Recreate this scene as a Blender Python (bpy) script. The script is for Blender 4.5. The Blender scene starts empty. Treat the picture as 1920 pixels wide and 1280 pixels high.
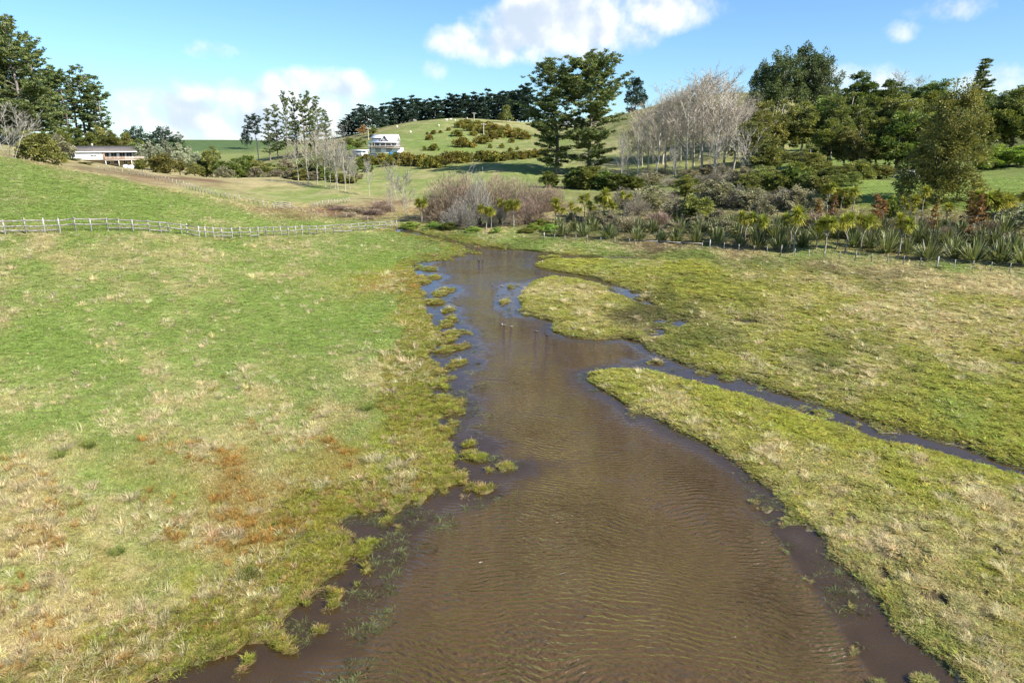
import bpy, math, random
import numpy as np
from mathutils import Vector

# ------------------------------------------------------------------ camera
SC = bpy.context.scene
COL = SC.collection
CAM_H = 13.0
FPX = 1280.0                      # focal length in photograph pixels (1920 wide)
PITCH = math.atan(370.0 / FPX)
cam_d = bpy.data.cameras.new("camera")
cam_d.sensor_width = 36.0
cam_d.lens = 36.0 * FPX / 1920.0
cam_d.clip_start = 0.1
cam_d.clip_end = 20000
cam = bpy.data.objects.new("camera", cam_d)
COL.objects.link(cam)
cam.location = (0, 0, CAM_H)
cam.rotation_euler = (math.pi / 2 - PITCH, 0, 0)
SC.camera = cam

# ------------------------------------------------------------------ light
SUN_EL = math.radians(37)
SUN_AZ = math.radians(122)         # clockwise from +Y (view direction)
sd = Vector((math.sin(SUN_AZ) * math.cos(SUN_EL), math.cos(SUN_AZ) * math.cos(SUN_EL), math.sin(SUN_EL)))
sun_d = bpy.data.lights.new("sun", 'SUN')
sun_d.energy = 5.0
sun_d.angle = math.radians(0.5)
sun_d.color = (1.0, 0.955, 0.88)
sun = bpy.data.objects.new("sun", sun_d)
COL.objects.link(sun)
sun.rotation_euler = sd.to_track_quat('Z', 'Y').to_euler()
sun.location = (60, -40, 60)

SC.view_settings.view_transform = 'Standard'
SC.view_settings.look = 'None'
SC.view_settings.exposure = 1.0
SC.view_settings.gamma = 1.0
SC.cycles.max_bounces = 5
SC.cycles.diffuse_bounces = 3
SC.cycles.glossy_bounces = 2
SC.cycles.sample_clamp_direct = 5.0
SC.cycles.use_adaptive_sampling = True
SC.cycles.adaptive_threshold = 0.025
SC.cycles.transparent_max_bounces = 12
SC.cycles.use_denoising = True
SC.render.film_transparent = False

# pixel of the photograph -> direction
CP, SP = math.cos(PITCH), math.sin(PITCH)
def ray(px, py):
    u = (px - 960.0) / FPX
    v = (640.0 - py) / FPX
    return np.array([u, CP + v * SP, v * CP - SP])
def row_of(Y, z):                  # row of the photograph in which height z at distance Y appears
    s = (z - CAM_H) / Y
    v = (SP + s * CP) / (CP - s * SP)
    return 640.0 - v * FPX
def at_depth(px, py, Y):
    d = ray(px, py)
    return np.array([0, 0, CAM_H]) + d * (Y / d[1])
def on_plane(px, py, z=0.0):
    d = ray(px, py)
    return np.array([0, 0, CAM_H]) + d * ((z - CAM_H) / d[2])

# ------------------------------------------------------------------ world: sky with clouds
world = bpy.data.worlds.new("World")
SC.world = world
world.use_nodes = True
NT = world.node_tree
NT.nodes.clear()
class NB:
    """small helper for node trees"""
    def __init__(s, nt): s.nt = nt
    def n(s, t, **kw):
        nd = s.nt.nodes.new(t)
        for k, v in kw.items(): setattr(nd, k, v)
        return nd
    def l(s, a, b): s.nt.links.new(a, b)
    def val(s, inp, v):
        if hasattr(v, 'links') or isinstance(v, bpy.types.NodeSocket): s.nt.links.new(v, inp)
        else: inp.default_value = v
    def math(s, op, a, b=0.0, c=None, clamp=False):
        m = s.n('ShaderNodeMath', operation=op, use_clamp=clamp)
        s.val(m.inputs[0], a); s.val(m.inputs[1], b)
        if c is not None: s.val(m.inputs[2], c)
        return m.outputs[0]
    def mix(s, f, a, b, blend='MIX'):
        m = s.n('ShaderNodeMix', data_type='RGBA', blend_type=blend)
        s.val(m.inputs[0], f)
        for inp, v in ((m.inputs[6], a), (m.inputs[7], b)):
            if isinstance(v, (tuple, list)): inp.default_value = (v[0], v[1], v[2], 1.0)
            else: s.l(v, inp)
        return m.outputs[2]
    def maprange(s, v, a, b, c=0.0, d=1.0, smooth=True):
        m = s.n('ShaderNodeMapRange', interpolation_type='SMOOTHSTEP' if smooth else 'LINEAR')
        s.val(m.inputs[0], v)
        for i, x in enumerate((a, b, c, d)): m.inputs[i + 1].default_value = x
        return m.outputs[0]
    def noise(s, vec=None, scale=5.0, detail=4.0, rough=0.55, dist=0.0):
        m = s.n('ShaderNodeTexNoise')
        m.inputs['Scale'].default_value = scale; m.inputs['Detail'].default_value = detail
        m.inputs['Roughness'].default_value = rough; m.inputs['Distortion'].default_value = dist
        if vec is not None: s.l(vec, m.inputs['Vector'])
        return m.outputs['Fac']

W = NB(NT)
sky = W.n('ShaderNodeTexSky', sky_type='NISHITA')
sky.sun_disc = False
sky.sun_elevation = SUN_EL
sky.sun_rotation = SUN_AZ
sky.altitude = 50
sky.air_density = 1.0
sky.dust_density = 0.25
sky.ozone_density = 1.6
skycol = W.mix(1.0, sky.outputs[0], (0.66, 0.91, 1.18), 'MULTIPLY')
tc = W.n('ShaderNodeTexCoord')
sep = W.n('ShaderNodeSeparateXYZ')
W.l(tc.outputs['Generated'], sep.inputs[0])
CL_HI = (7.6, 7.6, 7.6); CL_LO = (4.6, 5.2, 6.0)
az = W.math('ARCTAN2', sep.outputs[0], sep.outputs[1])
av = W.n('ShaderNodeCombineXYZ'); W.l(az, av.inputs[0]); W.l(sep.outputs[2], av.inputs[1])
def to_ang(px, py):
    d = ray(px, py); d = d / np.linalg.norm(d)
    return math.atan2(d[0], d[1]), d[2]
# cumulus seen in the photograph: photo centre, half sizes in px, strength
CLOUDS = [(330, 218, 150, 60, 1.0), (520, 225, 220, 75, .95), (610, 160, 125, 36, .95),
          (915, 82, 120, 44, 1.05), (1040, 48, 190, 66, 1.1), (1240, 12, 150, 45, .8),
          (415, 98, 62, 20, .62), (1690, 58, 48, 24, .75), (1770, 20, 80, 26, .72), (1880, 160, 100, 36, .6), (1570, 160, 130, 40, .6), (818, 130, 36, 20, .5)]
nz = W.noise(tc.outputs['Generated'], 13.0, 5.0, 0.6, 0.0)
up = W.n('ShaderNodeVectorMath', operation='ADD'); W.l(tc.outputs['Generated'], up.inputs[0]); up.inputs[1].default_value = (.012, 0, .016)
nz2 = W.noise(up.outputs[0], 13.0, 2.0, 0.6, 0.0)
nzl = W.noise(tc.outputs['Generated'], 3.1, 1.0, 0.5, 0.0)
cov = None
for (cx, cy, rx, ry, st) in CLOUDS:
    a0, e0 = to_ang(cx, cy)
    ra, re = rx / FPX, ry / FPX
    q = W.n('ShaderNodeVectorMath', operation='MULTIPLY_ADD'); W.l(av.outputs[0], q.inputs[0])
    q.inputs[1].default_value = (1 / ra, 1 / re, 0); q.inputs[2].default_value = (-a0 / ra, -e0 / re, 0)
    dq = W.n('ShaderNodeVectorMath', operation='DOT_PRODUCT'); W.l(q.outputs[0], dq.inputs[0]); W.l(q.outputs[0], dq.inputs[1])
    m = W.math('MULTIPLY_ADD', dq.outputs['Value'], -st, st)
    cov = W.math('MAXIMUM', m, -1.0 if cov is None else cov)
# the same kind of broken cloud all round the sky
gen = W.math('MULTIPLY', W.math('SUBTRACT', nzl, 0.56), 4.0)
behind = W.maprange(W.math('ABSOLUTE', az), 0.75, 1.1)
gen = W.math('SUBTRACT', gen, W.math('MULTIPLY', W.math('SUBTRACT', 1.0, behind), 2.0))
cov = W.math('MAXIMUM', cov, gen)
covn = W.math('ADD', cov, W.math('MULTIPLY', W.math('SUBTRACT', nz, 0.62), 2.3))
alpha = W.maprange(covn, -0.15, 0.75)
shf = W.maprange(W.math('ADD', W.math('SUBTRACT', nz2, nz), W.math('MULTIPLY', covn, .12)), -.04, 0.20)
ccol = W.mix(shf, CL_HI, CL_LO)
fin = W.mix(W.math('MULTIPLY', alpha, 0.9), skycol, ccol)
bg = W.n('ShaderNodeBackground')
bg.inputs[1].default_value = 0.08
W.l(fin, bg.inputs[0])
wo = W.n('ShaderNodeOutputWorld')
W.l(bg.outputs[0], wo.inputs[0])
world.cycles.sampling_method = 'MANUAL'
world.cycles.sample_map_resolution = 256

# ------------------------------------------------------------------ generic helpers
RS = np.random.RandomState
def tag(o, label=None, cat=None, group=None, kind=None):
    if label: o["label"] = label
    if cat: o["category"] = cat
    if group: o["group"] = group
    if kind: o["kind"] = kind
    return o
ORD = ("first second third fourth fifth sixth seventh eighth ninth tenth eleventh twelfth thirteenth fourteenth fifteenth "
       "sixteenth seventeenth eighteenth nineteenth twentieth").split()
def hsh(ix, iy, seed):
    h = (ix.astype(np.int64) * 374761393 + iy.astype(np.int64) * 668265263 + seed * 1442695041) & 0x7fffffff
    h = ((h ^ (h >> 13)) * 1274126177) & 0x7fffffff
    h = h ^ (h >> 16)
    return (h & 0xffff) / 65535.0
def vnoise(x, y, seed=0):
    ix = np.floor(x); iy = np.floor(y)
    fx = x - ix; fy = y - iy
    fx = fx * fx * (3 - 2 * fx); fy = fy * fy * (3 - 2 * fy)
    a = hsh(ix, iy, seed); b = hsh(ix + 1, iy, seed); c = hsh(ix, iy + 1, seed); d = hsh(ix + 1, iy + 1, seed)
    return (a + (b - a) * fx) * (1 - fy) + (c + (d - c) * fx) * fy
def fbm(x, y, seed=0, oct=4, gain=0.5):
    s = 0; a = 1.0; t = 0
    for i in range(oct):
        s = s + a * vnoise(x * (2 ** i) + 17.3 * i, y * (2 ** i) - 9.1 * i, seed + i); t += a; a *= gain
    return s / t
def sstep(a, b, x):
    t = np.clip((x - a) / (b - a), 0, 1)
    return t * t * (3 - 2 * t)

class MB:
    """collects quads / triangles with a 'tint' value per vertex; build() links ONE mesh object"""
    def __init__(s): s.v = []; s.f = []; s.t = []; s.n = 0; s.m = []
    def add(s, verts, faces, tint=0.5, mat=0):
        verts = np.asarray(verts, float).reshape(-1, 3)
        faces = np.asarray(faces, int)
        s.v.append(verts); s.f.append(faces + s.n)
        s.t.append(np.broadcast_to(np.asarray(tint, float), (len(verts),)).copy())
        s.m.append(np.full(len(faces), mat, int))
        s.n += len(verts)
        return s
    def box(s, c, size, rz=0.0, tint=0.5, mat=0):
        sx, sy, sz = (q / 2 for q in size)
        p = np.array([[-sx, -sy, -sz], [sx, -sy, -sz], [sx, sy, -sz], [-sx, sy, -sz], [-sx, -sy, sz], [sx, -sy, sz], [sx, sy, sz], [-sx, sy, sz]])
        if rz:
            ca, sa = math.cos(rz), math.sin(rz)
            p = np.stack([p[:, 0] * ca - p[:, 1] * sa, p[:, 0] * sa + p[:, 1] * ca, p[:, 2]], 1)
        return s.add(p + np.array(c), [[0, 3, 2, 1], [4, 5, 6, 7], [0, 1, 5, 4], [1, 2, 6, 5], [2, 3, 7, 6], [3, 0, 4, 7]], tint, mat)
    def beam(s, a, b, w, h, tint=0.5, mat=0):
        a = np.array(a, float); b = np.array(b, float)
        d = b - a; d /= np.linalg.norm(d)
        up = np.array([0, 0, 1.0]) if abs(d[2]) < 0.95 else np.array([0, 1.0, 0])
        sd_ = np.cross(d, up); sd_ /= np.linalg.norm(sd_); u = np.cross(sd_, d)
        q = [sd_ * w / 2 * i + u * h / 2 * j for i, j in ((-1, -1), (1, -1), (1, 1), (-1, 1))]
        p = [a + k for k in q] + [b + k for k in q]
        return s.add(p, [[0, 1, 2, 3], [7, 6, 5, 4], [0, 4, 5, 1], [1, 5, 6, 2], [2, 6, 7, 3], [3, 7, 4, 0]], tint, mat)
    def tube(s, pts, rad, n=5, tint=0.5, cap=True, mat=0):
        pts = np.asarray(pts, float); k = len(pts)
        rad = np.broadcast_to(np.asarray(rad, float), (k,))
        tg = np.gradient(pts, axis=0)
        tg /= np.linalg.norm(tg, axis=1, keepdims=True) + 1e-9
        ref = np.where(np.abs(tg[:, 2:3]) < 0.9, np.array([[0, 0, 1.0]]), np.array([[1.0, 0, 0]]))
        if np.abs(tg[:, 2]).max() > 0.9 or True:
            ref = np.tile(np.array([[0.0, 0, 1.0]]) if abs(tg[:, 2].mean()) < 0.8 else np.array([[1.0, 0, 0]]), (k, 1))
        a = np.cross(tg, ref); a /= np.linalg.norm(a, axis=1, keepdims=True) + 1e-9
        b = np.cross(tg, a)
        an = np.arange(n) * 2 * math.pi / n
        ring = pts[:, None, :] + rad[:, None, None] * (np.cos(an)[None, :, None] * a[:, None, :] + np.sin(an)[None, :, None] * b[:, None, :])
        v = ring.reshape(-1, 3)
        i = np.arange(k - 1)[:, None] * n + np.arange(n)[None, :]
        j = np.arange(k - 1)[:, None] * n + (np.arange(n)[None, :] + 1) % n
        f = np.stack([i, i + n, j + n, j], -1).reshape(-1, 4)
        s.add(v, f, tint, mat)
        if cap and n == 4:
            s.f.append(np.array([[0, 1, 2, 3]]) + s.n - len(v)); s.m.append(np.array([mat]))
            s.f.append(np.array([[3, 2, 1, 0]]) + s.n - n); s.m.append(np.array([mat]))
        return s
    def leaves(s, c, d, ln, wd, tint, seed=0, fold=0.0):
        """diamond leaves / sprays: base c, direction d, length ln, width wd"""
        rs = RS(seed); c = np.asarray(c, float); N = len(c)
        if N == 0: return s
        d = d / (np.linalg.norm(d, axis=1, keepdims=True) + 1e-9)
        r = rs.normal(size=(N, 3)); sd_ = np.cross(d, r); sd_ /= np.linalg.norm(sd_, axis=1, keepdims=True) + 1e-9
        ln = np.broadcast_to(ln, (N,))[:, None]; wd = np.broadcast_to(wd, (N,))[:, None]
        m = c + d * ln * 0.5
        p = np.stack([c, m + sd_ * wd * .5, c + d * ln, m - sd_ * wd * .5], 1).reshape(-1, 3)
        f = np.arange(N * 4).reshape(N, 4)
        return s.add(p, f, np.repeat(np.broadcast_to(tint, (N,)), 4))
    def mesh(s, name, mats):
        me = bpy.data.meshes.new(name)
        v = np.concatenate(s.v)
        quads = [f for f in s.f if f.shape[1] == 4]; tris = [f for f in s.f if f.shape[1] == 3]
        mq = [m for f, m in zip(s.f, s.m) if f.shape[1] == 4]; mt = [m for f, m in zip(s.f, s.m) if f.shape[1] == 3]
        nq = sum(len(q) for q in quads); nt_ = sum(len(q) for q in tris)
        loops = np.concatenate([q.ravel() for q in quads + tris])
        me.vertices.add(len(v)); me.vertices.foreach_set("co", v.ravel())
        me.loops.add(len(loops)); me.loops.foreach_set("vertex_index", loops)
        me.polygons.add(nq + nt_)
        st = np.concatenate([np.arange(nq) * 4, nq * 4 + np.arange(nt_) * 3])
        me.polygons.foreach_set("loop_start", st)
        me.polygons.foreach_set("material_index", np.concatenate(mq + mt))
        me.update(calc_edges=True)
        a = me.attributes.new("tint", 'FLOAT', 'POINT'); a.data.foreach_set("value", np.concatenate(s.t))
        for m in (mats if isinstance(mats, (list, tuple)) else [mats]): me.materials.append(m)
        me.validate()
        return me
    def build(s, name, mats, parent=None, smooth=False):
        me = s.mesh(name, mats)
        if smooth: me.polygons.foreach_set("use_smooth", np.ones(len(me.polygons), bool))
        o = bpy.data.objects.new(name, me); COL.objects.link(o)
        if parent: o.parent = parent
        return o
def empty(name, loc, rz=0.0, scale=(1, 1, 1)):
    o = bpy.data.objects.new(name, None); COL.objects.link(o)
    o.location = [float(q) for q in loc]; o.rotation_euler = (0, 0, rz); o.scale = scale
    o.empty_display_size = 0.3
    return o
def place(proto, name, loc, rz, scale, label, cat, group=None, tilt=None):
    """a thing: an Empty with one child per part; alike things share mesh data. proto = [(part name, mesh, [sub-parts])]"""
    r = empty(name, loc, rz, scale)
    if tilt: r.rotation_euler = (tilt[0], tilt[1], rz)
    tag(r, label, cat, group)
    for part in proto:
        o = bpy.data.objects.new(part[0], part[1]); COL.objects.link(o); o.parent = r
        for sub in (part[2] if len(part) > 2 else []):
            q = bpy.data.objects.new(sub[0], sub[1]); COL.objects.link(q); q.parent = o
    return r

# ------------------------------------------------------------------ materials
def new_mat(name):
    m = bpy.data.materials.new(name); m.use_nodes = True
    m.node_tree.nodes.clear()
    b = NB(m.node_tree)
    out = b.n('ShaderNodeOutputMaterial')
    return m, b, out
def foliage_mat(name, dark, light, trans=0.3, hue=0.02, val=0.25, rough=0.55, spec=0.25):
    m, b, out = new_mat(name)
    at = b.n('ShaderNodeAttribute', attribute_name='tint')
    c = b.mix(at.outputs['Fac'], dark, light)
    oi = b.n('ShaderNodeObjectInfo')
    hs = b.n('ShaderNodeHueSaturation')
    b.l(b.maprange(oi.outputs['Random'], 0, 1, 0.5 - hue, 0.5 + hue, False), hs.inputs['Hue'])
    rv = b.math('FRACT', b.math('MULTIPLY', oi.outputs['Random'], 7.31))
    b.l(b.maprange(rv, 0, 1, 1 - val, 1 + val, False), hs.inputs['Value'])
    b.l(c, hs.inputs['Color'])
    p = b.n('ShaderNodeBsdfPrincipled')
    b.l(hs.outputs[0], p.inputs['Base Color'])
    p.inputs['Roughness'].default_value = rough; p.inputs['Specular IOR Level'].default_value = spec
    tr = b.n('ShaderNodeBsdfTranslucent')
    tcx = b.mix(1.0, hs.outputs[0], (1.25, 1.3, 0.7), 'MULTIPLY')
    b.l(tcx, tr.inputs[0])
    mx = b.n('ShaderNodeMixShader'); mx.inputs[0].default_value = trans
    b.l(p.outputs[0], mx.inputs[1]); b.l(tr.outputs[0], mx.inputs[2]); b.l(mx.outputs[0], out.inputs[0])
    return m
def bark_mat(name, a, c, scale=3.0, rough=0.9):
    m, b, out = new_mat(name)
    tcx = b.n('ShaderNodeTexCoord')
    mp = b.n('ShaderNodeMapping'); mp.inputs['Scale'].default_value = (1, 1, 0.35)
    b.l(tcx.outputs['Object'], mp.inputs[0])
    nf = b.noise(mp.outputs[0], scale, 5, 0.6)
    at = b.n('ShaderNodeAttribute', attribute_name='tint')
    f = b.math('ADD', b.maprange(nf, 0.3, 0.7), b.math('SUBTRACT', at.outputs['Fac'], 0.5), clamp=True)
    col = b.mix(f, a, c)
    p = b.n('ShaderNodeBsdfPrincipled'); b.l(col, p.inputs['Base Color'])
    p.inputs['Roughness'].default_value = rough; p.inputs['Specular IOR Level'].default_value = 0.2
    b.l(p.outputs[0], out.inputs[0])
    return m
def plain_mat(name, col, rough=0.7, var=0.15, scale=2.0, metal=0.0, spec=0.3):
    m, b, out = new_mat(name)
    tcx = b.n('ShaderNodeTexCoord')
    nf = b.noise(tcx.outputs['Object'], scale, 5, 0.6)
    c2 = tuple(max(0, q * (1 - var)) for q in col)
    c3 = tuple(min(1, q * (1 + var)) for q in col)
    p = b.n('ShaderNodeBsdfPrincipled'); b.l(b.mix(b.maprange(nf, 0.3, 0.7), c2, c3), p.inputs['Base Color'])
    p.inputs['Roughness'].default_value = rough; p.inputs['Metallic'].default_value = metal
    p.inputs['Specular IOR Level'].default_value = spec
    b.l(p.outputs[0], out.inputs[0])
    return m
# ------------------------------------------------------------------ terrain
# (photo column, photo row, distance): spots of the land whose distance was estimated; the height follows
HP = [(0, 437, 61), (200, 433, 70), (400, 447, 80), (560, 442, 92), (740, 431, 105), (0, 350, 85), (200, 380, 92), (400, 415, 95),
      (0, 294, 112), (130, 318, 135), (250, 331, 152), (400, 355, 148), (520, 392, 125), (300, 326, 190), (450, 335, 185), (600, 352, 170),
      (640, 390, 130), (560, 395, 124), (-300, 420, 62), (-300, 270, 120), (-250, 600, 40),
      (0, 600, 40), (0, 900, 21), (0, 1280, 13.2), (300, 900, 23), (300, 500, 57), (500, 500, 68.5), (700, 500, 72), (400, 600, 47), (600, 600, 49.8),
      (150, 700, 34), (400, 750, 32.5), (-200, 900, 19.5),
      (0, 272, 175), (190, 313, 235), (130, 268, 300), (260, 300, 290), (350, 262, 520), (420, 263, 520), (470, 263, 520), (470, 281, 400), (510, 278, 400), (430, 300, 330),
      (560, 320, 250), (640, 259, 370), (640, 290, 260), (720, 288, 258), (700, 250, 335), (780, 228, 380), (850, 222, 400), (920, 226, 420), (1000, 229, 430), (860, 260, 310), (950, 290, 255),
      (950, 320, 200), (750, 337, 188), (700, 360, 165), (1050, 330, 195), (1050, 270, 300), (1130, 230, 380), (1250, 330, 185), (1250, 270, 240), (1200, 205, 380), (1300, 182, 345), (1400, 200, 300),
      (1400, 330, 160), (1500, 262, 215), (1500, 320, 155), (1600, 220, 280), (1650, 372, 113), (1650, 338, 138), (1620, 290, 180), (1900, 326, 140), (1900, 362, 108),
      (1750, 220, 270), (1900, 232, 240), (1800, 300, 165), (2100, 320, 130), (2100, 220, 230), (1450, 385, 112), (1200, 385, 125), (1050, 400, 115)]
WP = [(10, 15, .35), (20, 30, .4), (32, 45, .45), (45, 60, .6), (10, 55, .35), (25, 70, .5), (-2, 70, .3), (50, 70, .75), (62, 80, 1.4), (22, 88, .7), (0, 98, .45), (-10, 108, .5), (40, 84, .9),
      (30, 12, .5), (0, 12, .3), (0, 0, .3), (30, -20, .5), (-30, -20, 2.5), (-16, 6, 1.6), (75, 60, 1.2), (60, 40, .8),
      (-6, 120, .8), (8, 105, .7)]
pts = np.array([at_depth(*p) for p in HP] + [np.array(p, float) for p in WP])
# far country: gently lower than the ridges in view, out to the horizon
FARP = [(x, 820, 10) for x in (-700, -350, 0, 350, 700)] + [(-520, 300, 16), (-420, 520, 16), (420, 300, 24), (420, 520, 22), (230, 520, 30), (0, 560, 24), (-150, 620, 14), (-120, 560, 14.5), (-210, 600, 14.5)]
pts = np.concatenate([pts, np.array(FARP, float)])
def tps_phi(r2): return np.where(r2 > 0, 0.5 * r2 * np.log(np.maximum(r2, 1e-12)), 0.0)
SCL = 100.0
A = pts[:, :2] / SCL
K = tps_phi(((A[:, None] - A[None]) ** 2).sum(-1)) + np.eye(len(A)) * 2e-3
Pm = np.concatenate([np.ones((len(A), 1)), A], 1)
M = np.block([[K, Pm], [Pm.T, np.zeros((3, 3))]])
COEF = np.linalg.solve(M, np.concatenate([pts[:, 2], np.zeros(3)]))
def tps(x, y):
    x = np.asarray(x, float); sh = x.shape
    q = np.stack([x.ravel(), np.asarray(y, float).ravel()], 1) / SCL
    out = np.empty(len(q))
    for i in range(0, len(q), 20000):
        b = q[i:i + 20000]
        r2 = ((b[:, None] - A[None]) ** 2).sum(-1)
        out[i:i + 20000] = tps_phi(r2) @ COEF[:-3] + COEF[-3] + b @ COEF[-2:]
    return out.reshape(sh)

# water outlines, traced on the water level (photo pixels)
STREAM = [(-150, 1750), (60, 1430), (150, 1330), (250, 1285), (345, 1250), (430, 1228), (520, 1165), (600, 1095), (650, 1030), (652, 1005), (625, 985), (655, 968), (700, 955), (770, 930), (838, 908), (852, 880), (845, 848),
          (822, 800), (812, 775), (802, 755), (800, 738), (812, 712), (806, 690), (790, 672), (812, 655), (826, 640), (816, 612), (800, 594), (796, 570), (786, 548), (788, 530), (776, 508), (772, 495),
          (800, 486), (850, 482), (872, 474), (862, 464), (830, 452), (770, 440), (738, 436), (742, 427), (768, 431), (800, 440), (850, 449), (890, 458), (915, 463), (960, 467), (1008, 471), (1040, 476), (1100, 480), (1160, 482), (1230, 486), (1228, 489), (1160, 487), (1080, 486), (1030, 487), (1012, 492), (1000, 499), (1030, 506), (1070, 513), (1110, 520),
          (1150, 534), (1185, 543), (1205, 552), (1200, 559), (1225, 570), (1232, 576), (1205, 571), (1175, 558), (1145, 549), (1125, 533), (1080, 523), (1035, 519), (1000, 529), (982, 543), (974, 560), (980, 580), (1008, 596),
          (1040, 604), (1036, 620), (1062, 632), (1120, 637), (1165, 634), (1195, 640), (1212, 655), (1240, 668), (1300, 690), (1380, 709), (1440, 731), (1510, 752), (1560, 768), (1620, 788), (1700, 811), (1800, 838), (1860, 862), (1930, 884), (2050, 920),
          (2050, 934), (1930, 897), (1850, 874), (1800, 860), (1700, 832), (1640, 822), (1590, 800), (1510, 779), (1430, 750), (1335, 722), (1270, 706), (1215, 693), (1150, 692), (1103, 701), (1102, 713), (1140, 738), (1190, 768), (1240, 792), (1262, 806), (1320, 832), (1360, 858),
          (1390, 880), (1420, 905), (1470, 952), (1475, 970), (1530, 1000), (1560, 1045), (1600, 1090), (1618, 1105), (1655, 1150), (1680, 1185), (1735, 1222), (1800, 1280), (1860, 1330), (1940, 1430), (2150, 1750)]
PUDDLES = [[(1360, 603), (1385, 599), (1415, 603), (1430, 608), (1395, 608)], [(1255, 610), (1270, 600), (1290, 604), (1275, 614)], [(1890, 683), (1925, 680), (1935, 687), (1900, 687)],
           [(1225, 600), (1245, 598), (1250, 606), (1228, 608)], [(1212, 618), (1240, 615), (1245, 630), (1220, 634)]]
# islets of sedge standing in the water: photo centre, half sizes
ISLETS = [(940, 879, 26, 7), (885, 858, 21, 11), (868, 890, 14, 7), (852, 900, 14, 7), (730, 978, 19, 7), (530, 1212, 30, 16), (700, 1022, 22, 14), (690, 1048, 20, 9), (585, 1185, 16, 9), (845, 797, 12, 9), (838, 808, 10, 5),
          (840, 748, 22, 8), (858, 748, 14, 6), (830, 765, 22, 7), (812, 768, 14, 8), (855, 762, 14, 6), (818, 695, 20, 4), (800, 688, 12, 5), (865, 682, 12, 5), (850, 686, 10, 4), (842, 656, 26, 5), (862, 652, 16, 6), (850, 625, 22, 5),
          (866, 622, 9, 3), (838, 609, 12, 4), (845, 598, 12, 3), (838, 582, 12, 4), (812, 568, 18, 5), (826, 550, 16, 7), (838, 545, 14, 5), (818, 520, 12, 4), (806, 505, 16, 3), (800, 530, 12, 4), (960, 537, 10, 3), (975, 583, 9, 2),
          (1192, 772, 12, 6), (1496, 957, 17, 8), (1015, 483, 9, 3), (1038, 481, 10, 4), (1320, 700, 14, 4), (1232, 682, 20, 4), (1425, 735, 16, 4), (1545, 775, 14, 3), (1605, 796, 10, 3), (992, 589, 14, 2.5), (1010, 592, 10, 2.5), (985, 550, 6, 2),
          (1195, 561, 14, 2.4), (1140, 541, 12, 2.0), (808, 480, 16, 2), (832, 727, 18, 4), (870, 832, 14, 4), (892, 826, 9, 3), (650, 985, 16, 6), (455, 1255, 18, 9)]
def poly_world(P): return np.array([on_plane(px, py)[:2] for px, py in P])
def seg_dist(x, y, poly):
    """signed distance, positive inside"""
    n = len(poly); d = np.full(x.shape, 1e9); ins = np.zeros(x.shape, bool)
    for i in range(n):
        ax, ay = poly[i]; bx, by = poly[(i + 1) % n]
        dx, dy = bx - ax, by - ay
        t = np.clip(((x - ax) * dx + (y - ay) * dy) / (dx * dx + dy * dy + 1e-12), 0, 1)
        d = np.minimum(d, (x - ax - t * dx) ** 2 + (y - ay - t * dy) ** 2)
        c = ((ay > y) != (by > y))
        ins ^= c & (x < (bx - ax) * (y - ay) / ((by - ay) if by != ay else 1e-9) + ax)
    return np.where(ins, 1, -1) * np.sqrt(d)
POLYS = [poly_world(STREAM)] + [poly_world(p) for p in PUDDLES]
ISL = []
for (cx, cy, rx, ry) in ISLETS:
    c = on_plane(cx, cy)[:2]; r1 = abs(on_plane(cx + rx, cy)[0] - c[0]); r2 = abs(on_plane(cx, cy - ry)[1] - on_plane(cx, cy + ry)[1]) / 2
    ISL.append((c[0], c[1], r1 * 0.82, min(r2, r1 * 1.8) * .85))
def water_sd(x, y):
    """signed distance to open water (positive = in the water), islets cut out, edges roughened"""
    x = np.asarray(x, float); y = np.asarray(y, float)
    wob = (fbm(x * 1.4, y * 1.4, 5, 3) - .5) * .55
    d = np.full(x.shape, -60.0)
    near = (y > 6) & (y < 135) & (np.abs(x) < 75)
    xn, yn = x[near], y[near]
    s = seg_dist(xn, yn, POLYS[0])
    for p in POLYS[1:]:
        s = np.maximum(s, seg_dist(xn, yn, p))
    s = s + .10 * sstep(5, 9, xn) * (s < 0) * np.exp(s * .8)
    wn = wob[near]
    s = s + np.clip(wn, -.3, .3) * np.clip(np.abs(s) * 2 + .25, 0, 1) * .8
    lf = (xn < -.02 * yn + 1) & (s > 0) & (yn < 100)
    frag = (.49 + .15 * s + .10 * sstep(24, 16, yn) - fbm(xn * .9, yn * .75, 314, 4, .62)) * 2.6
    s = np.where(lf & (s < 2.4), np.minimum(s, frag), s)
    rt_ = (xn > 9) & (s > 0)
    s = np.where(rt_, np.minimum(s, (.66 - fbm(xn * .8, yn * 1.1, 271, 3, .6)) * 2.0), s)
    xw_ = xn + (fbm(xn * 1.7, yn * 1.7, 44, 3) - .5) * 1.1; yw_ = yn + (fbm(xn * 1.7, yn * 1.7, 45, 3) - .5) * 1.4
    for (cx, cy, r1, r2) in ISL:
        q = np.sqrt(((xw_ - cx) / r1) ** 2 + ((yw_ - cy) / r2) ** 2)
        s = np.minimum(s, (q - 1.02 + wn * 2.6) * min(r1, r2))
    d[near] = s
    return d
def pock(x, y):
    """mud trodden by cattle on the right flats"""
    x = np.asarray(x, float); y = np.asarray(y, float)
    a = fbm(x * 1.9, y * 1.9, 515, 3, .6); c = fbm(x * .16, y * .16, 517, 2)
    return sstep(.655, .70, a + (c - .5) * .16) * sstep(4, 8, x) * (y < 75)
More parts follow.
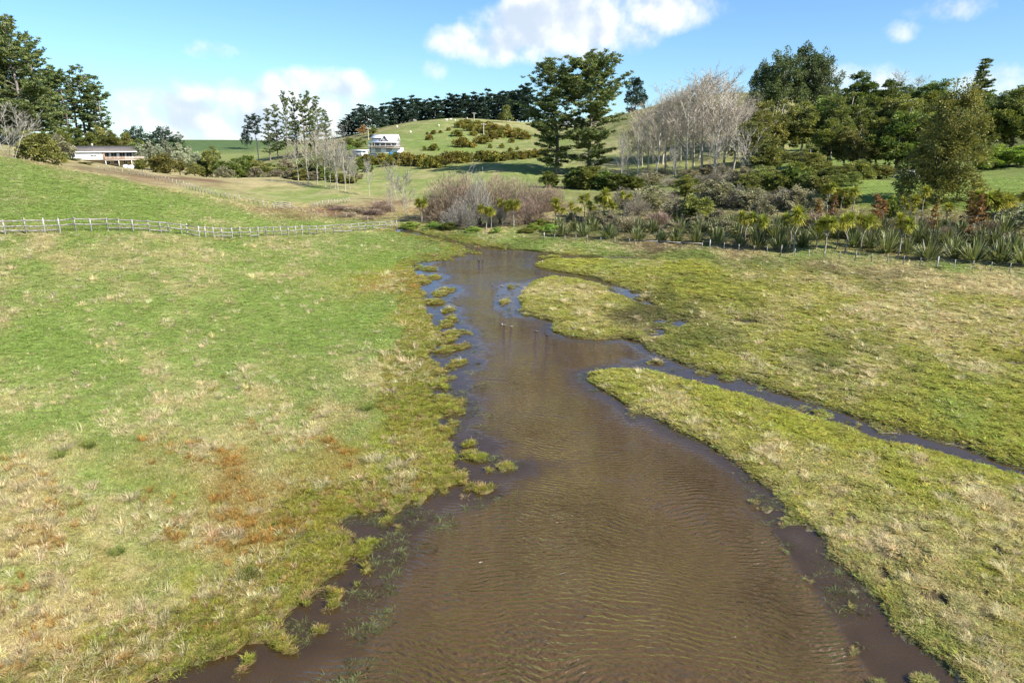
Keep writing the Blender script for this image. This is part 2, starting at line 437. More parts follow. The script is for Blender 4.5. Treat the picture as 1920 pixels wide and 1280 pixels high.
def height(x, y, sdv=None, fine=True):
    x = np.asarray(x, float); y = np.asarray(y, float)
    if sdv is None: sdv = water_sd(x, y)
    z = tps(x, y)
    far = np.maximum(sstep(560, 900, y), sstep(430, 800, np.abs(x)))
    z = z * (1 - far) + 9.0 * far
    dist = np.maximum(-sdv, 0)
    k = np.exp(-dist / 4.5)
    floor_ = .05 + .15 * (1 - np.exp(-dist / .8))
    z = np.maximum(z, .22) * (1 - k) + floor_ * k
    away = sstep(60, 170, y)
    z = z + (fbm(x / 22, y / 22, 31, 3) - .5) * (0.25 + 1.3 * away) * (1 - k) * (1 - sstep(600, 900, y))
    if fine:
        right = sstep(-6, 6, x - 2)
        h = (fbm(x * 1.3, y * 1.3, 7, 3) - .5) * (.13 + .14 * right) + (fbm(x * .35, y * .35, 9, 2) - .5) * .18
        z = z + (h - .10 * pock(x, y)) * (1 - np.exp(-dist / .7)) * (y < 200)
    bed = -.03 - (.5 - .42 * sstep(7, 11, x)) * (1 - np.exp(-np.maximum(sdv, 0) / 1.8)) + (fbm(x * .8, y * .8, 12, 3) - .5) * .12 * sstep(.3, 1.5, sdv)
    return np.where(sdv > 0, bed, z)
def ground_z(x, y): return float(height(np.array([x]), np.array([y]), fine=False)[0])
def at_col(px, Y):
    """a spot on the land in photo column px (near the horizon row) at distance Y"""
    x = (px - 960.0) / FPX * Y * 1.03
    for _ in range(3):
        z = ground_z(x, Y)
        d = row_of(Y, z)
        r = ray(px, d); x = r[0] / r[1] * Y
    return np.array([x, Y, ground_z(x, Y)])
def on_ground(px, py):
    """where the ray of a photo pixel meets the land"""
    d = ray(px, py); d = d / d[1]
    Y = np.concatenate([np.arange(10, 140, .25), np.arange(140, 620, 1.0)])
    zz = height(d[0] * Y, Y, fine=False); zz = np.maximum(zz, 0)
    below = (CAM_H + d[2] * Y) <= zz
    i = int(np.argmax(below)) if below.any() else len(Y) - 1
    return np.array([d[0] * Y[i], Y[i], zz[i]])
def top_height(base, py_top):
    """height of a thing at base whose top shows in photo row py_top"""
    r = ray(960, py_top)
    return CAM_H + r[2] / r[1] * base[1] - base[2]
def px_w(base, w): return w / FPX * base[1] * 1.02

# colour of the ground cover: photo spots -> share of each kind of cover
KIND = {'g': (.168, .222, .053), 'l': (.235, .232, .045), 't': (.360, .300, .145), 'k': (.085, .130, .045), 'o': (.255, .185, .062), 'd': (.085, .100, .028), 'y': (.220, .230, .028), 'm': (.095, .068, .042), 'r': (.20, .115, .065), 'h': (.155, .205, .052)}
KN = list(KIND)
CC = [(0, 500, 'g7t3'), (200, 520, 'g6t3'), (400, 490, 'g7t3'), (600, 470, 'g8t2'), (500, 560, 'g9t1'), (300, 620, 'g9t1'), (100, 650, 'g9'), (600, 620, 'g9'), (700, 600, 'g9'), (740, 500, 'g8y1'), (400, 700, 'g9t1'), (100, 740, 'g7t2'),
      (600, 720, 'g7t2'), (250, 790, 'g7t2'), (50, 860, 't4o1g4'), (300, 850, 't3o2g4'), (450, 900, 'o5t2g2'), (600, 880, 'o5g1y2t1'), (640, 850, 'o4y2g2'), (560, 920, 'o6g1y1'), (500, 960, 'o5g2t2'), (200, 960, 'g4t3o2'), (350, 1050, 'g3o3t3'), (100, 1050, 'g3o2t4'), (550, 1050, 'y5o3g1'),
      (150, 1200, 't5o2y2'), (350, 1180, 't3y4o2'), (50, 1260, 't6o3'), (600, 950, 'o3y4'), (720, 880, 'y4t3g2'), (800, 850, 'y6t2g1'), (770, 770, 'y7g2'), (740, 700, 't4y2g3'), (800, 620, 'y4t4o2'), (775, 530, 'y4o3t2'), (680, 790, 'g5t3o2'), (640, 810, 'o3t3g3'),
      (720, 640, 'g8'), (690, 690, 'g7t2'), (500, 800, 't3g6'), (100, 800, 'g8t2'), (400, 820, 't3g5o1'),
      (0, 330, 'g9'), (200, 370, 'g9'), (100, 400, 'g9'), (350, 400, 'g9t1'), (450, 420, 'g8t2'), (600, 420, 'g8t2'), (350, 330, 't8'), (450, 340, 't8'), (400, 345, 't6g2'), (300, 322, 't8'), (320, 336, 'm4r4'), (360, 342, 'r4t3'), (460, 372, 't5g4'), (550, 365, 't3g6'), (600, 375, 'g5t3'),
      (650, 360, 't5g4'), (650, 398, 'r6m2t1'), (690, 405, 'r4t3m1'), (720, 400, 't3r3g2'), (620, 390, 't4r3'), (760, 445, 'g5d3'), (850, 445, 'g6d3'), (700, 440, 'g7t3'),
      (1500, 510, 'l8t2'), (1300, 505, 'l8y1'), (1100, 495, 'l8'), (1700, 600, 'l6t4'), (1850, 620, 'l6t4'), (1600, 560, 'l6t4'), (1400, 600, 'l4t3d3'), (1270, 570, 'd4m2l3'), (1220, 585, 'd5m2'), (1300, 545, 'l6d2'), (1080, 560, 'l6t3'), (1130, 570, 't5l4'), (1100, 610, 'l6t2d1'),
      (1500, 700, 'l4d3t2'), (1300, 650, 'l3d4t1'), (1400, 660, 'd3l4t2'), (1700, 700, 'l6t2d2'), (1800, 720, 'l6g2'), (1300, 790, 't4l4'), (1450, 850, 't3l5'), (1600, 900, 'l5t4'), (1700, 1000, 't5l3d1'), (1800, 1120, 't4l3m1d1'), (1850, 930, 't5l3'), (1900, 800, 'l7g2'), (1350, 745, 'l7y1'), (1220, 715, 'l7t1'),
      (1500, 810, 'l6y2'), (1700, 900, 'l7y1'), (1650, 1100, 'l5t3d1'), (1900, 1250, 't5l3m1'), (1800, 850, 'l7y2'), (1600, 1000, 't5l3'), (1560, 930, 't4l4'), (1780, 1220, 'l5g2t2'),
      (1000, 458, 'g6d3'), (1150, 468, 'g6t2d1'), (1300, 482, 'g5d3t1'), (1450, 495, 'd4t3g2'), (1600, 512, 't4m3d2'), (1800, 535, 't6d2l1'), (1900, 560, 't5l4'), (1920, 545, 't7'), (1250, 462, 't4m4'), (1400, 475, 't4m4'), (1100, 452, 'm4g2t2'), (1700, 505, 't5m2g2'), (1850, 510, 't4g4'), (1550, 482, 'g6t2'),
      (850, 250, 'h8t1'), (800, 270, 'h9'), (700, 345, 'g6t2'), (900, 330, 'h6t3'), (1000, 240, 't4h4'), (980, 330, 'h7t1'), (1250, 270, 't4h5'), (1350, 300, 'h6t3'), (1200, 310, 't4h4'), (1700, 355, 'g9'), (1900, 345, 'g9'), (1620, 360, 'g9'), (1500, 300, 'h8'), (1700, 250, 'd7m1'), (1850, 260, 'd7'), (1300, 200, 't3d5'),
      (1200, 430, 'm5t3d2'), (1050, 425, 't4m3g2'), (1500, 440, 'm4t2g3'), (1800, 440, 'm5t3d1'), (900, 430, 'g4t3m2'), (950, 440, 'g5t3'), (350, 280, 'k9'), (450, 270, 'k9'), (400, 272, 'k9'), (480, 290, 'h7t2'), (440, 292, 'h7t2'), (200, 300, 't3d5'), (560, 310, 'd5h4'), (700, 290, 'h5t3'), (650, 290, 'h4m3'), (640, 262, 'd3t4')]
CPOS = []; CWT = []
for (px, py, code) in CC:
    p = on_ground(px, py); w = np.zeros(len(KN))
    for i in range(0, len(code), 2): w[KN.index(code[i])] = int(code[i + 1]) if i + 1 < len(code) else 9
    CPOS.append(p[:2]); CWT.append(w / w.sum())
CPOS = np.array(CPOS); CWT = np.array(CWT)
def cover(x, y):
    """share of each kind of ground cover"""
    x = np.asarray(x, float).ravel(); y = np.asarray(y, float).ravel()
    sc = np.clip(y, 12, 400) * .045
    wx = x + (fbm(x / sc * .5, y / sc * .5, 41, 3) - .5) * sc * 2.2
    wy = y + (fbm(x / sc * .5, y / sc * .5, 57, 3) - .5) * sc * 4.0
    out = np.empty((len(x), len(KN)))
    for i in range(0, len(x), 20000):
        sl = slice(i, i + 20000)
        Ys = np.clip(.5 * (wy[sl, None] + CPOS[None, :, 1]), 12, 500)
        dx = (wx[sl, None] - CPOS[None, :, 0]) / Ys
        dy = np.log(np.clip(wy[sl, None], 8, None) / CPOS[None, :, 1]) * .8
        d2 = dx * dx + dy * dy
        w = 1.0 / (d2 + .0006) ** 1.8
        out[sl] = (w @ CWT) / w.sum(1, keepdims=True)
    return out
KC = np.array([KIND[k] for k in KN])
def cover_colour(x, y, c=None):
    if c is None: c = cover(x, y)
    x = np.asarray(x).ravel(); y = np.asarray(y).ravel()
    # sharpen into patches with noise per kind
    nz_ = np.stack([fbm(x * s_ * (20 / np.clip(y, 20, 200)) ** .5, y * s_ * (20 / np.clip(y, 20, 200)) ** .5, 80 + 7 * i, 4, .65) for i, s_ in enumerate((.5, .6, .8, .5, .7, .6, .5, .9, .8, .4))], 1)
    w = np.clip(c, 0, 1) * np.exp((nz_ - .5) * 5.0)
    w = w ** 1.1
    w /= w.sum(1, keepdims=True)
    return w @ KC, w

def axis(spec):
    a = [spec[0][0]]
    for (_, end, step) in spec:
        n = max(1, int(round((end - a[-1]) / step)))
        a += list(np.linspace(a[-1], end, n + 1)[1:])
    return np.array(a)
def grow(a, end, f):
    st = a[-1] - a[-2]; a = list(a)
    while a[-1] < end: st *= f; a.append(a[-1] + st)
    return np.array(a)
xp = grow(axis([(0, 26, .2), (0, 60, .5), (0, 110, 1.2)]), 6000, 1.10)
XS = np.concatenate([-xp[:0:-1], xp])
YS = np.concatenate([np.array([-60, -40, -25, -15, -8, -2, 3, 7]), grow(axis([(10, 52, .2), (0, 90, .4), (0, 140, .8), (0, 420, 3.2)]), 9000, 1.09)])
GX, GY = np.meshgrid(XS, YS)
GSD = water_sd(GX, GY)
GZ = height(GX, GY, GSD)
def grid_mesh(name, X, Y, Z):
    ny, nx = X.shape
    me = bpy.data.meshes.new(name)
    v = np.stack([X, Y, Z], -1).reshape(-1, 3)
    i = (np.arange(ny - 1)[:, None] * nx + np.arange(nx - 1)[None, :])
    f = np.stack([i, i + 1, i + nx + 1, i + nx], -1).reshape(-1, 4)
    me.vertices.add(len(v)); me.vertices.foreach_set("co", v.ravel())
    me.loops.add(f.size); me.loops.foreach_set("vertex_index", f.ravel())
    me.polygons.add(len(f)); me.polygons.foreach_set("loop_start", np.arange(len(f)) * 4)
    me.polygons.foreach_set("use_smooth", np.ones(len(f), bool))
    me.update(calc_edges=True)
    return me
ground_me = grid_mesh("ground", GX, GY, GZ)
gcol, _ = cover_colour(GX, GY)
# silt and drowned weed under water, wet mud along the edge
sdf = GSD.ravel(); gx = GX.ravel(); gy = GY.ravel()
# faint wheel and stock tracks worn into the slopes
for trk in ([(18, 298), (28, 330), (22, 400)], [(160, 322), (186, 360), (182, 402)], [(700, 340), (820, 326), (960, 322)], [(760, 262), (830, 270), (900, 262)], [(640, 350), (560, 372), (450, 362)]):
    tp_ = np.array([on_ground(*q)[:2] for q in trk]); dmin = np.full(gx.shape, 1e9)
    for (ax, ay), (bx_, by_) in zip(tp_[:-1], tp_[1:]):
        tt = np.clip(((gx - ax) * (bx_ - ax) + (gy - ay) * (by_ - ay)) / ((bx_ - ax) ** 2 + (by_ - ay) ** 2), 0, 1)
        dmin = np.minimum(dmin, np.hypot(gx - ax - tt * (bx_ - ax), gy - ay - tt * (by_ - ay)))
    k_ = np.exp(-(dmin / 1.1) ** 2)[:, None] * .5 * (.4 + fbm(gx * .3, gy * .3, 8, 2))[:, None]
    gcol = gcol * (1 - k_) + np.array([.30, .27, .14])[None] * k_
weed = sstep(.42, .6, fbm(gx * .8, gy * .8, 61, 4, .6)) * (1 - sstep(.3, 1.5, sdf + (fbm(gx, gy, 3, 2) - .5) * 1.2))
spot = sstep(.67, .74, fbm(gx * 1.1, gy * 1.1, 71, 3))
for (wx_, wy_, wr) in ((1250, 877, 1.0), (985, 996, .6), (1120, 930, .4)):
    q_ = on_plane(wx_, wy_); spot = np.maximum(spot, 1.3 * np.exp(-(((gx - q_[0]) / wr) ** 2 + ((gy - q_[1]) / (wr * .9)) ** 2)) * (0.5 + fbm(gx * 3, gy * 3, 5, 3)))
sheen_side_ = sstep(7, 11, gx)[:, None]  # side channel: paler mud, its colour also holding the reflected bright sky
silt = (np.array([.180, .104, .048])[None] * (1 - sheen_side_) + np.array([.26, .225, .175])[None] * sheen_side_) * (.8 + .4 * fbm(gx * .5, gy * .5, 21, 4))[:, None]
wcol = np.array([.030, .040, .022])[None] * np.ones((len(gx), 1))
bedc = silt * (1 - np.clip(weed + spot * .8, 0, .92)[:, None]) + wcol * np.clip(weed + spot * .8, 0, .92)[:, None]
pk_ = pock(gx, gy)[:, None] * .85
gcol = gcol * (1 - pk_) + np.array([.085, .062, .036])[None] * pk_
wet = np.exp(-np.maximum(-sdf, 0) / .38)
gcol = gcol * (1 - .8 * wet[:, None]) + np.array([.05, .042, .024])[None] * .8 * wet[:, None]
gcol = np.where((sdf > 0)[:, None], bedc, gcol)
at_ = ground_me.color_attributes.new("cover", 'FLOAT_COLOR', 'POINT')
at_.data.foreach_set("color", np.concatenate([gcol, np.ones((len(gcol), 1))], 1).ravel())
gm, b, out = new_mat("pasture_ground")
ca = b.n('ShaderNodeAttribute', attribute_name='cover')
geo = b.n('ShaderNodeNewGeometry')
n1 = b.noise(geo.outputs['Position'], 6.0, 3, .7)
n2 = b.noise(geo.outputs['Position'], 1.1, 4, .7)
n3 = b.noise(geo.outputs['Position'], .22, 4, .75)
v = b.math('MULTIPLY', b.maprange(n1, .25, .75, .62, 1.3, False), b.maprange(n2, .25, .75, .78, 1.2, False))
v = b.math('MULTIPLY', v, b.maprange(n3, .3, .7, .76, 1.2, False))
vc = b.n('ShaderNodeCombineColor')
for i in range(3): b.l(v, vc.inputs[i])
gc = b.mix(1.0, ca.outputs['Color'], vc.outputs[0], 'MULTIPLY')
straw = b.maprange(b.noise(geo.outputs['Position'], 2.3, 4, .75), .60, .72)
gsep = b.n('ShaderNodeSeparateXYZ'); b.l(geo.outputs['Position'], gsep.inputs[0])
straw = b.math('MULTIPLY', straw, b.maprange(gsep.outputs[2], .05, .3))
gc = b.mix(b.math('MULTIPLY', straw, .30), gc, (.30, .26, .12))
p = b.n('ShaderNodeBsdfPrincipled'); b.l(gc, p.inputs['Base Color'])
p.inputs['Roughness'].default_value = .95; p.inputs['Specular IOR Level'].default_value = .1
bp = b.n('ShaderNodeBump'); bp.inputs['Strength'].default_value = .8; bp.inputs['Distance'].default_value = .12
b.l(n1, bp.inputs['Height']); b.l(bp.outputs[0], p.inputs['Normal'])
b.l(p.outputs[0], out.inputs[0])
ground_me.materials.append(gm)
ground = bpy.data.objects.new("ground", ground_me); COL.objects.link(ground)
tag(ground, kind="structure")

# ------------------------------------------------------------------ water
wxs = axis([(-45, -16, .6), (0, 16, .25), (0, 75, .6)]); wys = axis([(4, 60, .3), (0, 135, .6)])
WX, WY = np.meshgrid(wxs, wys)
WSD = water_sd(WX, WY)
ny, nx = WX.shape
i = (np.arange(ny - 1)[:, None] * nx + np.arange(nx - 1)[None, :])
f = np.stack([i, i + 1, i + nx + 1, i + nx], -1).reshape(-1, 4)
keep = (WSD.ravel()[f] > -1.2).any(1)
f = f[keep]
used = np.unique(f); remap = -np.ones(ny * nx, int); remap[used] = np.arange(len(used)); f = remap[f]
wv = np.stack([WX, WY, np.zeros_like(WX)], -1).reshape(-1, 3)[used]
wme = bpy.data.meshes.new("stream_water")
wme.from_pydata(wv.tolist(), [], f.tolist())
wme.polygons.foreach_set("use_smooth", np.ones(len(f), bool))
wsd = WSD.ravel()[used]
a_ = wme.attributes.new("shore", 'FLOAT', 'POINT'); a_.data.foreach_set("value", wsd)
wm, b, out = new_mat("murky_water")
geo = b.n('ShaderNodeNewGeometry')
sh = b.n('ShaderNodeAttribute', attribute_name='shore').outputs['Fac']
# wind ripples: trains of short waves running up the stream, calmer beside the banks
mp = b.n('ShaderNodeMapping'); b.l(geo.outputs['Position'], mp.inputs[0])
mp.inputs['Rotation'].default_value = (0, 0, math.radians(8))
warp = b.n('ShaderNodeTexNoise'); warp.inputs['Scale'].default_value = .22; warp.inputs['Detail'].default_value = 2
b.l(mp.outputs[0], warp.inputs['Vector'])
wvz = b.n('ShaderNodeVectorMath', operation='MULTIPLY_ADD')
b.l(warp.outputs['Color'], wvz.inputs[0]); wvz.inputs[1].default_value = (1.6, 2.4, 0); b.l(mp.outputs[0], wvz.inputs[2])
def waves(scale, dist, det):
    t = b.n('ShaderNodeTexWave', wave_type='BANDS', bands_direction='Y', wave_profile='SIN')
    t.inputs['Scale'].default_value = scale; t.inputs['Distortion'].default_value = dist
    t.inputs['Detail'].default_value = det; t.inputs['Detail Scale'].default_value = 1.6
    b.l(wvz.outputs[0], t.inputs['Vector'])
    return t.outputs['Fac']
mp2 = b.n('ShaderNodeMapping'); b.l(wvz.outputs[0], mp2.inputs[0]); mp2.inputs['Scale'].default_value = (.8, 3.4, 1)
wn = b.noise(mp2.outputs[0], 2.5, 3, .55)
hgt = b.math('ADD', b.math('MULTIPLY', waves(1.45, 4.0, 2.0), .75), b.math('MULTIPLY', wn, 1.3))
hgt = b.math('ADD', hgt, b.math('MULTIPLY', waves(2.6, 6.0, 2.0), .25))
calm = b.maprange(sh, .15, 2.6, .06, 1.0)
gust = b.maprange(b.noise(geo.outputs['Position'], .13, 2, .5), .3, .65, .45, 1.0)
bp = b.n('ShaderNodeBump'); bp.inputs['Distance'].default_value = .10
wsep = b.n('ShaderNodeSeparateXYZ'); b.l(geo.outputs['Position'], wsep.inputs[0])
lee = b.maprange(wsep.outputs[1], 16, 55, 1.0, .40)
b.l(b.math('MULTIPLY', b.math('MULTIPLY', calm, gust), lee), bp.inputs['Strength']); b.l(hgt, bp.inputs['Height'])
gl = b.n('ShaderNodeBsdfGlossy'); gl.inputs['Roughness'].default_value = .04
gl.inputs['Color'].default_value = (1, 1, 1, 1); b.l(bp.outputs[0], gl.inputs['Normal'])
df = b.n('ShaderNodeBsdfDiffuse'); df.inputs[0].default_value = (.142, .086, .036, 1)
b.l(bp.outputs[0], df.inputs['Normal'])
tr = b.n('ShaderNodeBsdfTransparent'); tr.inputs[0].default_value = (.80, .74, .62, 1)
murk = b.maprange(sh, .0, 1.6, .28, .54, False)
body = b.n('ShaderNodeMixShader'); b.l(murk, body.inputs[0]); b.l(tr.outputs[0], body.inputs[1]); b.l(df.outputs[0], body.inputs[2])
fr = b.n('ShaderNodeFresnel'); fr.inputs['IOR'].default_value = 1.42; b.l(bp.outputs[0], fr.inputs['Normal'])
mx = b.n('ShaderNodeMixShader'); b.l(fr.outputs[0], mx.inputs[0]); b.l(body.outputs[0], mx.inputs[1]); b.l(gl.outputs[0], mx.inputs[2])
b.l(mx.outputs[0], out.inputs[0])
wme.materials.append(wm)
water = bpy.data.objects.new("stream_water", wme); COL.objects.link(water)
tag(water, kind="structure")
# ------------------------------------------------------------------ grass (countless: stuff)
def grass_mat(name, trans=.45, var=.25):
    m, b, out = new_mat(name)
    ia = b.n('ShaderNodeAttribute', attribute_type='INSTANCER', attribute_name='gcol')
    ti = b.n('ShaderNodeAttribute', attribute_name='tint')
    f = b.maprange(ti.outputs['Fac'], 0, 1, 1.6 * (1 - var), 1.6 * (1 + var), False)
    cc = b.n('ShaderNodeCombineColor')
    for i in range(3): b.l(f, cc.inputs[i])
    c = b.mix(1.0, ia.outputs['Color'], cc.outputs[0], 'MULTIPLY')
    d = b.n('ShaderNodeBsdfDiffuse'); b.l(c, d.inputs[0])
    t = b.n('ShaderNodeBsdfTranslucent'); b.l(c, t.inputs[0])
    mx = b.n('ShaderNodeMixShader'); mx.inputs[0].default_value = trans
    b.l(d.outputs[0], mx.inputs[1]); b.l(t.outputs[0], mx.inputs[2]); b.l(mx.outputs[0], out.inputs[0])
    return m
GRASS_M = grass_mat("grass_blades")
def tuft(n, hgt, spread, wd, lean, seed, two=False):
    """a tuft of bent blades"""
    rs = RS(seed); mb = MB()
    a = rs.uniform(0, 2 * math.pi, n); r = spread * np.sqrt(rs.uniform(0, 1, n))
    base = np.stack([r * np.cos(a), r * np.sin(a), np.full(n, -.02)], 1)
    a2 = a + rs.normal(0, .8, n)
    out_ = np.stack([np.cos(a2), np.sin(a2), np.zeros(n)], 1)
    sd_ = np.stack([-np.sin(a2), np.cos(a2), np.zeros(n)], 1)
    h = hgt * rs.uniform(.55, 1.2, n)[:, None]; ln = lean * rs.uniform(.4, 1.3, n)[:, None] * h
    up = np.array([[0, 0, 1.0]])
    w = wd * rs.uniform(.7, 1.3, n)[:, None]
    mid = base + up * h * .62 + out_ * ln * .4
    tip = base + up * h * np.clip(1.05 - lean * .3, .45, 1) + out_ * ln
    tint = rs.uniform(0, 1, n)
    if two:
        p = np.stack([base - sd_ * w, base + sd_ * w, mid + sd_ * w * .8, mid - sd_ * w * .8, tip], 1).reshape(-1, 3)
        k = np.arange(n)[:, None] * 5
        mb.add(p, k + np.array([[0, 1, 2, 3]]), np.repeat(tint, 5))
        mb.f.append(k + np.array([[3, 2, 4]])); mb.m.append(np.zeros(n, int))
    else:
        p = np.stack([base - sd_ * w, base + sd_ * w, tip], 1).reshape(-1, 3)
        mb.add(p, np.arange(n * 3).reshape(n, 3), np.repeat(tint, 3))
    return mb
def variants(name, meshes):
    c = bpy.data.collections.new(name)
    for i, mb in enumerate(meshes):
        o = bpy.data.objects.new("%s_%02d" % (name, i), mb.mesh(name, GRASS_M)); c.objects.link(o)
    return c
def scatter(name, P, rz, scl, colr, vid, coll, label, cat):
    me = bpy.data.meshes.new(name)
    me.vertices.add(len(P)); me.vertices.foreach_set("co", np.asarray(P, float).ravel())
    N = len(P)
    rs = RS(N)
    rot = np.stack([rs.normal(0, .12, N), rs.normal(0, .12, N), rz], 1)
    a = me.attributes.new("rot", 'FLOAT_VECTOR', 'POINT'); a.data.foreach_set("vector", rot.ravel())
    a = me.attributes.new("scl", 'FLOAT_VECTOR', 'POINT'); a.data.foreach_set("vector", np.asarray(scl, float).ravel())
    a = me.attributes.new("gcol", 'FLOAT_COLOR', 'POINT'); a.data.foreach_set("color", np.concatenate([colr, np.ones((N, 1))], 1).ravel())
    a = me.attributes.new("vid", 'INT', 'POINT'); a.data.foreach_set("value", np.asarray(vid, np.int32))
    o = bpy.data.objects.new(name, me); COL.objects.link(o)
    ng = bpy.data.node_groups.new(name, 'GeometryNodeTree')
    ng.interface.new_socket("Geometry", in_out='INPUT', socket_type='NodeSocketGeometry')
    ng.interface.new_socket("Geometry", in_out='OUTPUT', socket_type='NodeSocketGeometry')
    gi = ng.nodes.new('NodeGroupInput'); go = ng.nodes.new('NodeGroupOutput')
    iop = ng.nodes.new('GeometryNodeInstanceOnPoints'); ci = ng.nodes.new('GeometryNodeCollectionInfo')
    ci.inputs['Collection'].default_value = coll
    ci.inputs['Separate Children'].default_value = True; ci.inputs['Reset Children'].default_value = True
    def na(nm, ty):
        q = ng.nodes.new('GeometryNodeInputNamedAttribute'); q.data_type = ty; q.inputs['Name'].default_value = nm
        return q.outputs['Attribute']
    L = ng.links.new
    L(gi.outputs[0], iop.inputs['Points']); L(ci.outputs[0], iop.inputs['Instance'])
    iop.inputs['Pick Instance'].default_value = True
    L(na('vid', 'INT'), iop.inputs['Instance Index'])
    e2r = ng.nodes.new('FunctionNodeEulerToRotation'); L(na('rot', 'FLOAT_VECTOR'), e2r.inputs[0]); L(e2r.outputs[0], iop.inputs['Rotation'])
    L(na('scl', 'FLOAT_VECTOR'), iop.inputs['Scale']); L(iop.outputs[0], go.inputs[0])
    md = o.modifiers.new("scatter", 'NODES'); md.node_group = ng
    tag(o, label, cat, kind="stuff")
    return o
def sample_field(n, y0, y1, power, seed, side=.8):
    """spots in the wedge of land before the camera, density falling with distance as Y**-power"""
    rs = RS(seed); e = 2 - power
    u = rs.uniform(0, 1, n)
    Y = (y0 ** e + u * (y1 ** e - y0 ** e)) ** (1 / e) if abs(e) > 1e-3 else y0 * (y1 / y0) ** u
    X = rs.uniform(-1, 1, n) * (Y * side + 4)
    return X, Y, rs
VG = variants("grass_tuft", [tuft(16, .13, .13, .007, .8, 1), tuft(18, .11, .15, .008, 1.1, 2), tuft(14, .17, .12, .006, .7, 3), tuft(20, .09, .16, .009, 1.3, 4)])
VD = variants("dry_tuft", [tuft(30, .40, .10, .007, .9, 11, True), tuft(34, .30, .16, .008, 1.4, 12, True), tuft(26, .48, .09, .006, .7, 13, True)])
VS = variants("sedge_tuft", [tuft(34, .30, .15, .010, .9, 21, True), tuft(38, .24, .18, .011, 1.2, 22, True), tuft(30, .36, .12, .009, .8, 23, True)])
VH = variants("herb_tuft", [tuft(16, .10, .13, .020, 1.8, 31), tuft(14, .13, .12, .022, 1.5, 32), tuft(20, .08, .15, .018, 2.2, 33)])

# short pasture
X, Y, rs = sample_field(260000, 12.5, 135, 1.55, 101)
sdv = water_sd(X, Y); k = sdv < -.2; X, Y, sdv = X[k], Y[k], sdv[k]
c3, w = cover_colour(X, Y)
right = X > (-.02 * Y + 1)
keep = (rs.uniform(0, 1, len(X)) < np.where(right, .55, 1.0)) & (pock(X, Y) < .5)
X, Y, sdv, c3, w, right = X[keep], Y[keep], sdv[keep], c3[keep], w[keep], right[keep]
Z = height(X, Y, sdv)
n = len(X); grow_ = np.clip(Y / 22, .8, 3.6) ** .62
pick = np.array([KN.index(q) for q in 'ghdlyt'])
var = rs.uniform(.72, 1.3, (n, 1)) * (1 + rs.normal(0, .07, (n, 3)))
colr = c3 * var
st = rs.uniform(0, 1, n) < .04 + .32 * w[:, KN.index('t')]
colr[st] = np.array([.40, .345, .19])[None] * rs.uniform(.7, 1.25, (st.sum(), 1))
pl = (w[:, KN.index('g')] > .6) & ~right
hs = np.where(right, .6, np.where(pl, .72, 1.0)) * rs.uniform(.7, 1.3, n) * grow_
scl = np.stack([grow_ * 1.15, grow_ * 1.15, hs], 1)
scatter("pasture_grass", np.stack([X, Y, Z], 1), rs.uniform(0, 6.28, n), scl, np.clip(colr, .01, .8), rs.randint(0, 4, n), VG, "short green and straw coloured pasture grass covering the banks", "grass")
# broad-leaved herbs and mat plants on the low right bank
X, Y, rs = sample_field(150000, 12.5, 110, 1.5, 202)
k = (X > (-.02 * Y + 1)); X, Y = X[k], Y[k]
sdv = water_sd(X, Y); k = (sdv < -.15) & (pock(X, Y) < .5); X, Y, sdv = X[k], Y[k], sdv[k]
c3, w = cover_colour(X, Y); Z = height(X, Y, sdv); n = len(X)
grow_ = np.clip(Y / 22, .8, 3) ** .6
colr = c3 * rs.uniform(.7, 1.35, (n, 1)) * (1 + rs.normal(0, .07, (n, 3)))
scatter("low_herb_mat", np.stack([X, Y, Z], 1), rs.uniform(0, 6.28, n), np.stack([grow_, grow_, grow_ * rs.uniform(.45, .9, n)], 1), np.clip(colr, .01, .8), rs.randint(0, 3, n), VH, "mossy low yellow green herbs matted over the right bank", "ground cover")
# straw
X, Y, rs = sample_field(70000, 12.5, 125, 1.35, 303)
sdv = water_sd(X, Y); k = sdv < -.25; X, Y, sdv = X[k], Y[k], sdv[k]
c3, w = cover_colour(X, Y)
cl = fbm(X * .5, Y * .5, 303, 3, .6)
k = rs.uniform(0, 1, len(X)) < np.clip((w[:, KN.index('t')] + w[:, KN.index('o')] * .8 + w[:, KN.index('r')] * .6) * sstep(.38, .62, cl) * np.interp(Y, [20, 60], [1.1, .6]), 0, 1)
X, Y, sdv, w = X[k], Y[k], sdv[k], w[k]; Z = height(X, Y, sdv); n = len(X)
base = np.array([.44, .375, .215])[None] * np.ones((n, 1))
ob = rs.uniform(0, 1, n) < w[:, KN.index('o')] * 1.3; base[ob] = (.29, .165, .045)
colr = base * rs.uniform(.65, 1.25, (n, 1)) * (1 + rs.normal(0, .05, (n, 3)))
g2 = np.clip(Y / 22, .7, 2.6) ** .5 * rs.uniform(.45, 1.0, n)
rt = np.where(X > (-.02 * Y + 1), .62, .8)
scatter("dry_grass", np.stack([X, Y, Z], 1), rs.uniform(0, 6.28, n), np.stack([g2, g2, g2 * rt], 1), colr, rs.randint(0, 3, n), VD, "pale straw and rust dry grass scattered among the green", "grass")
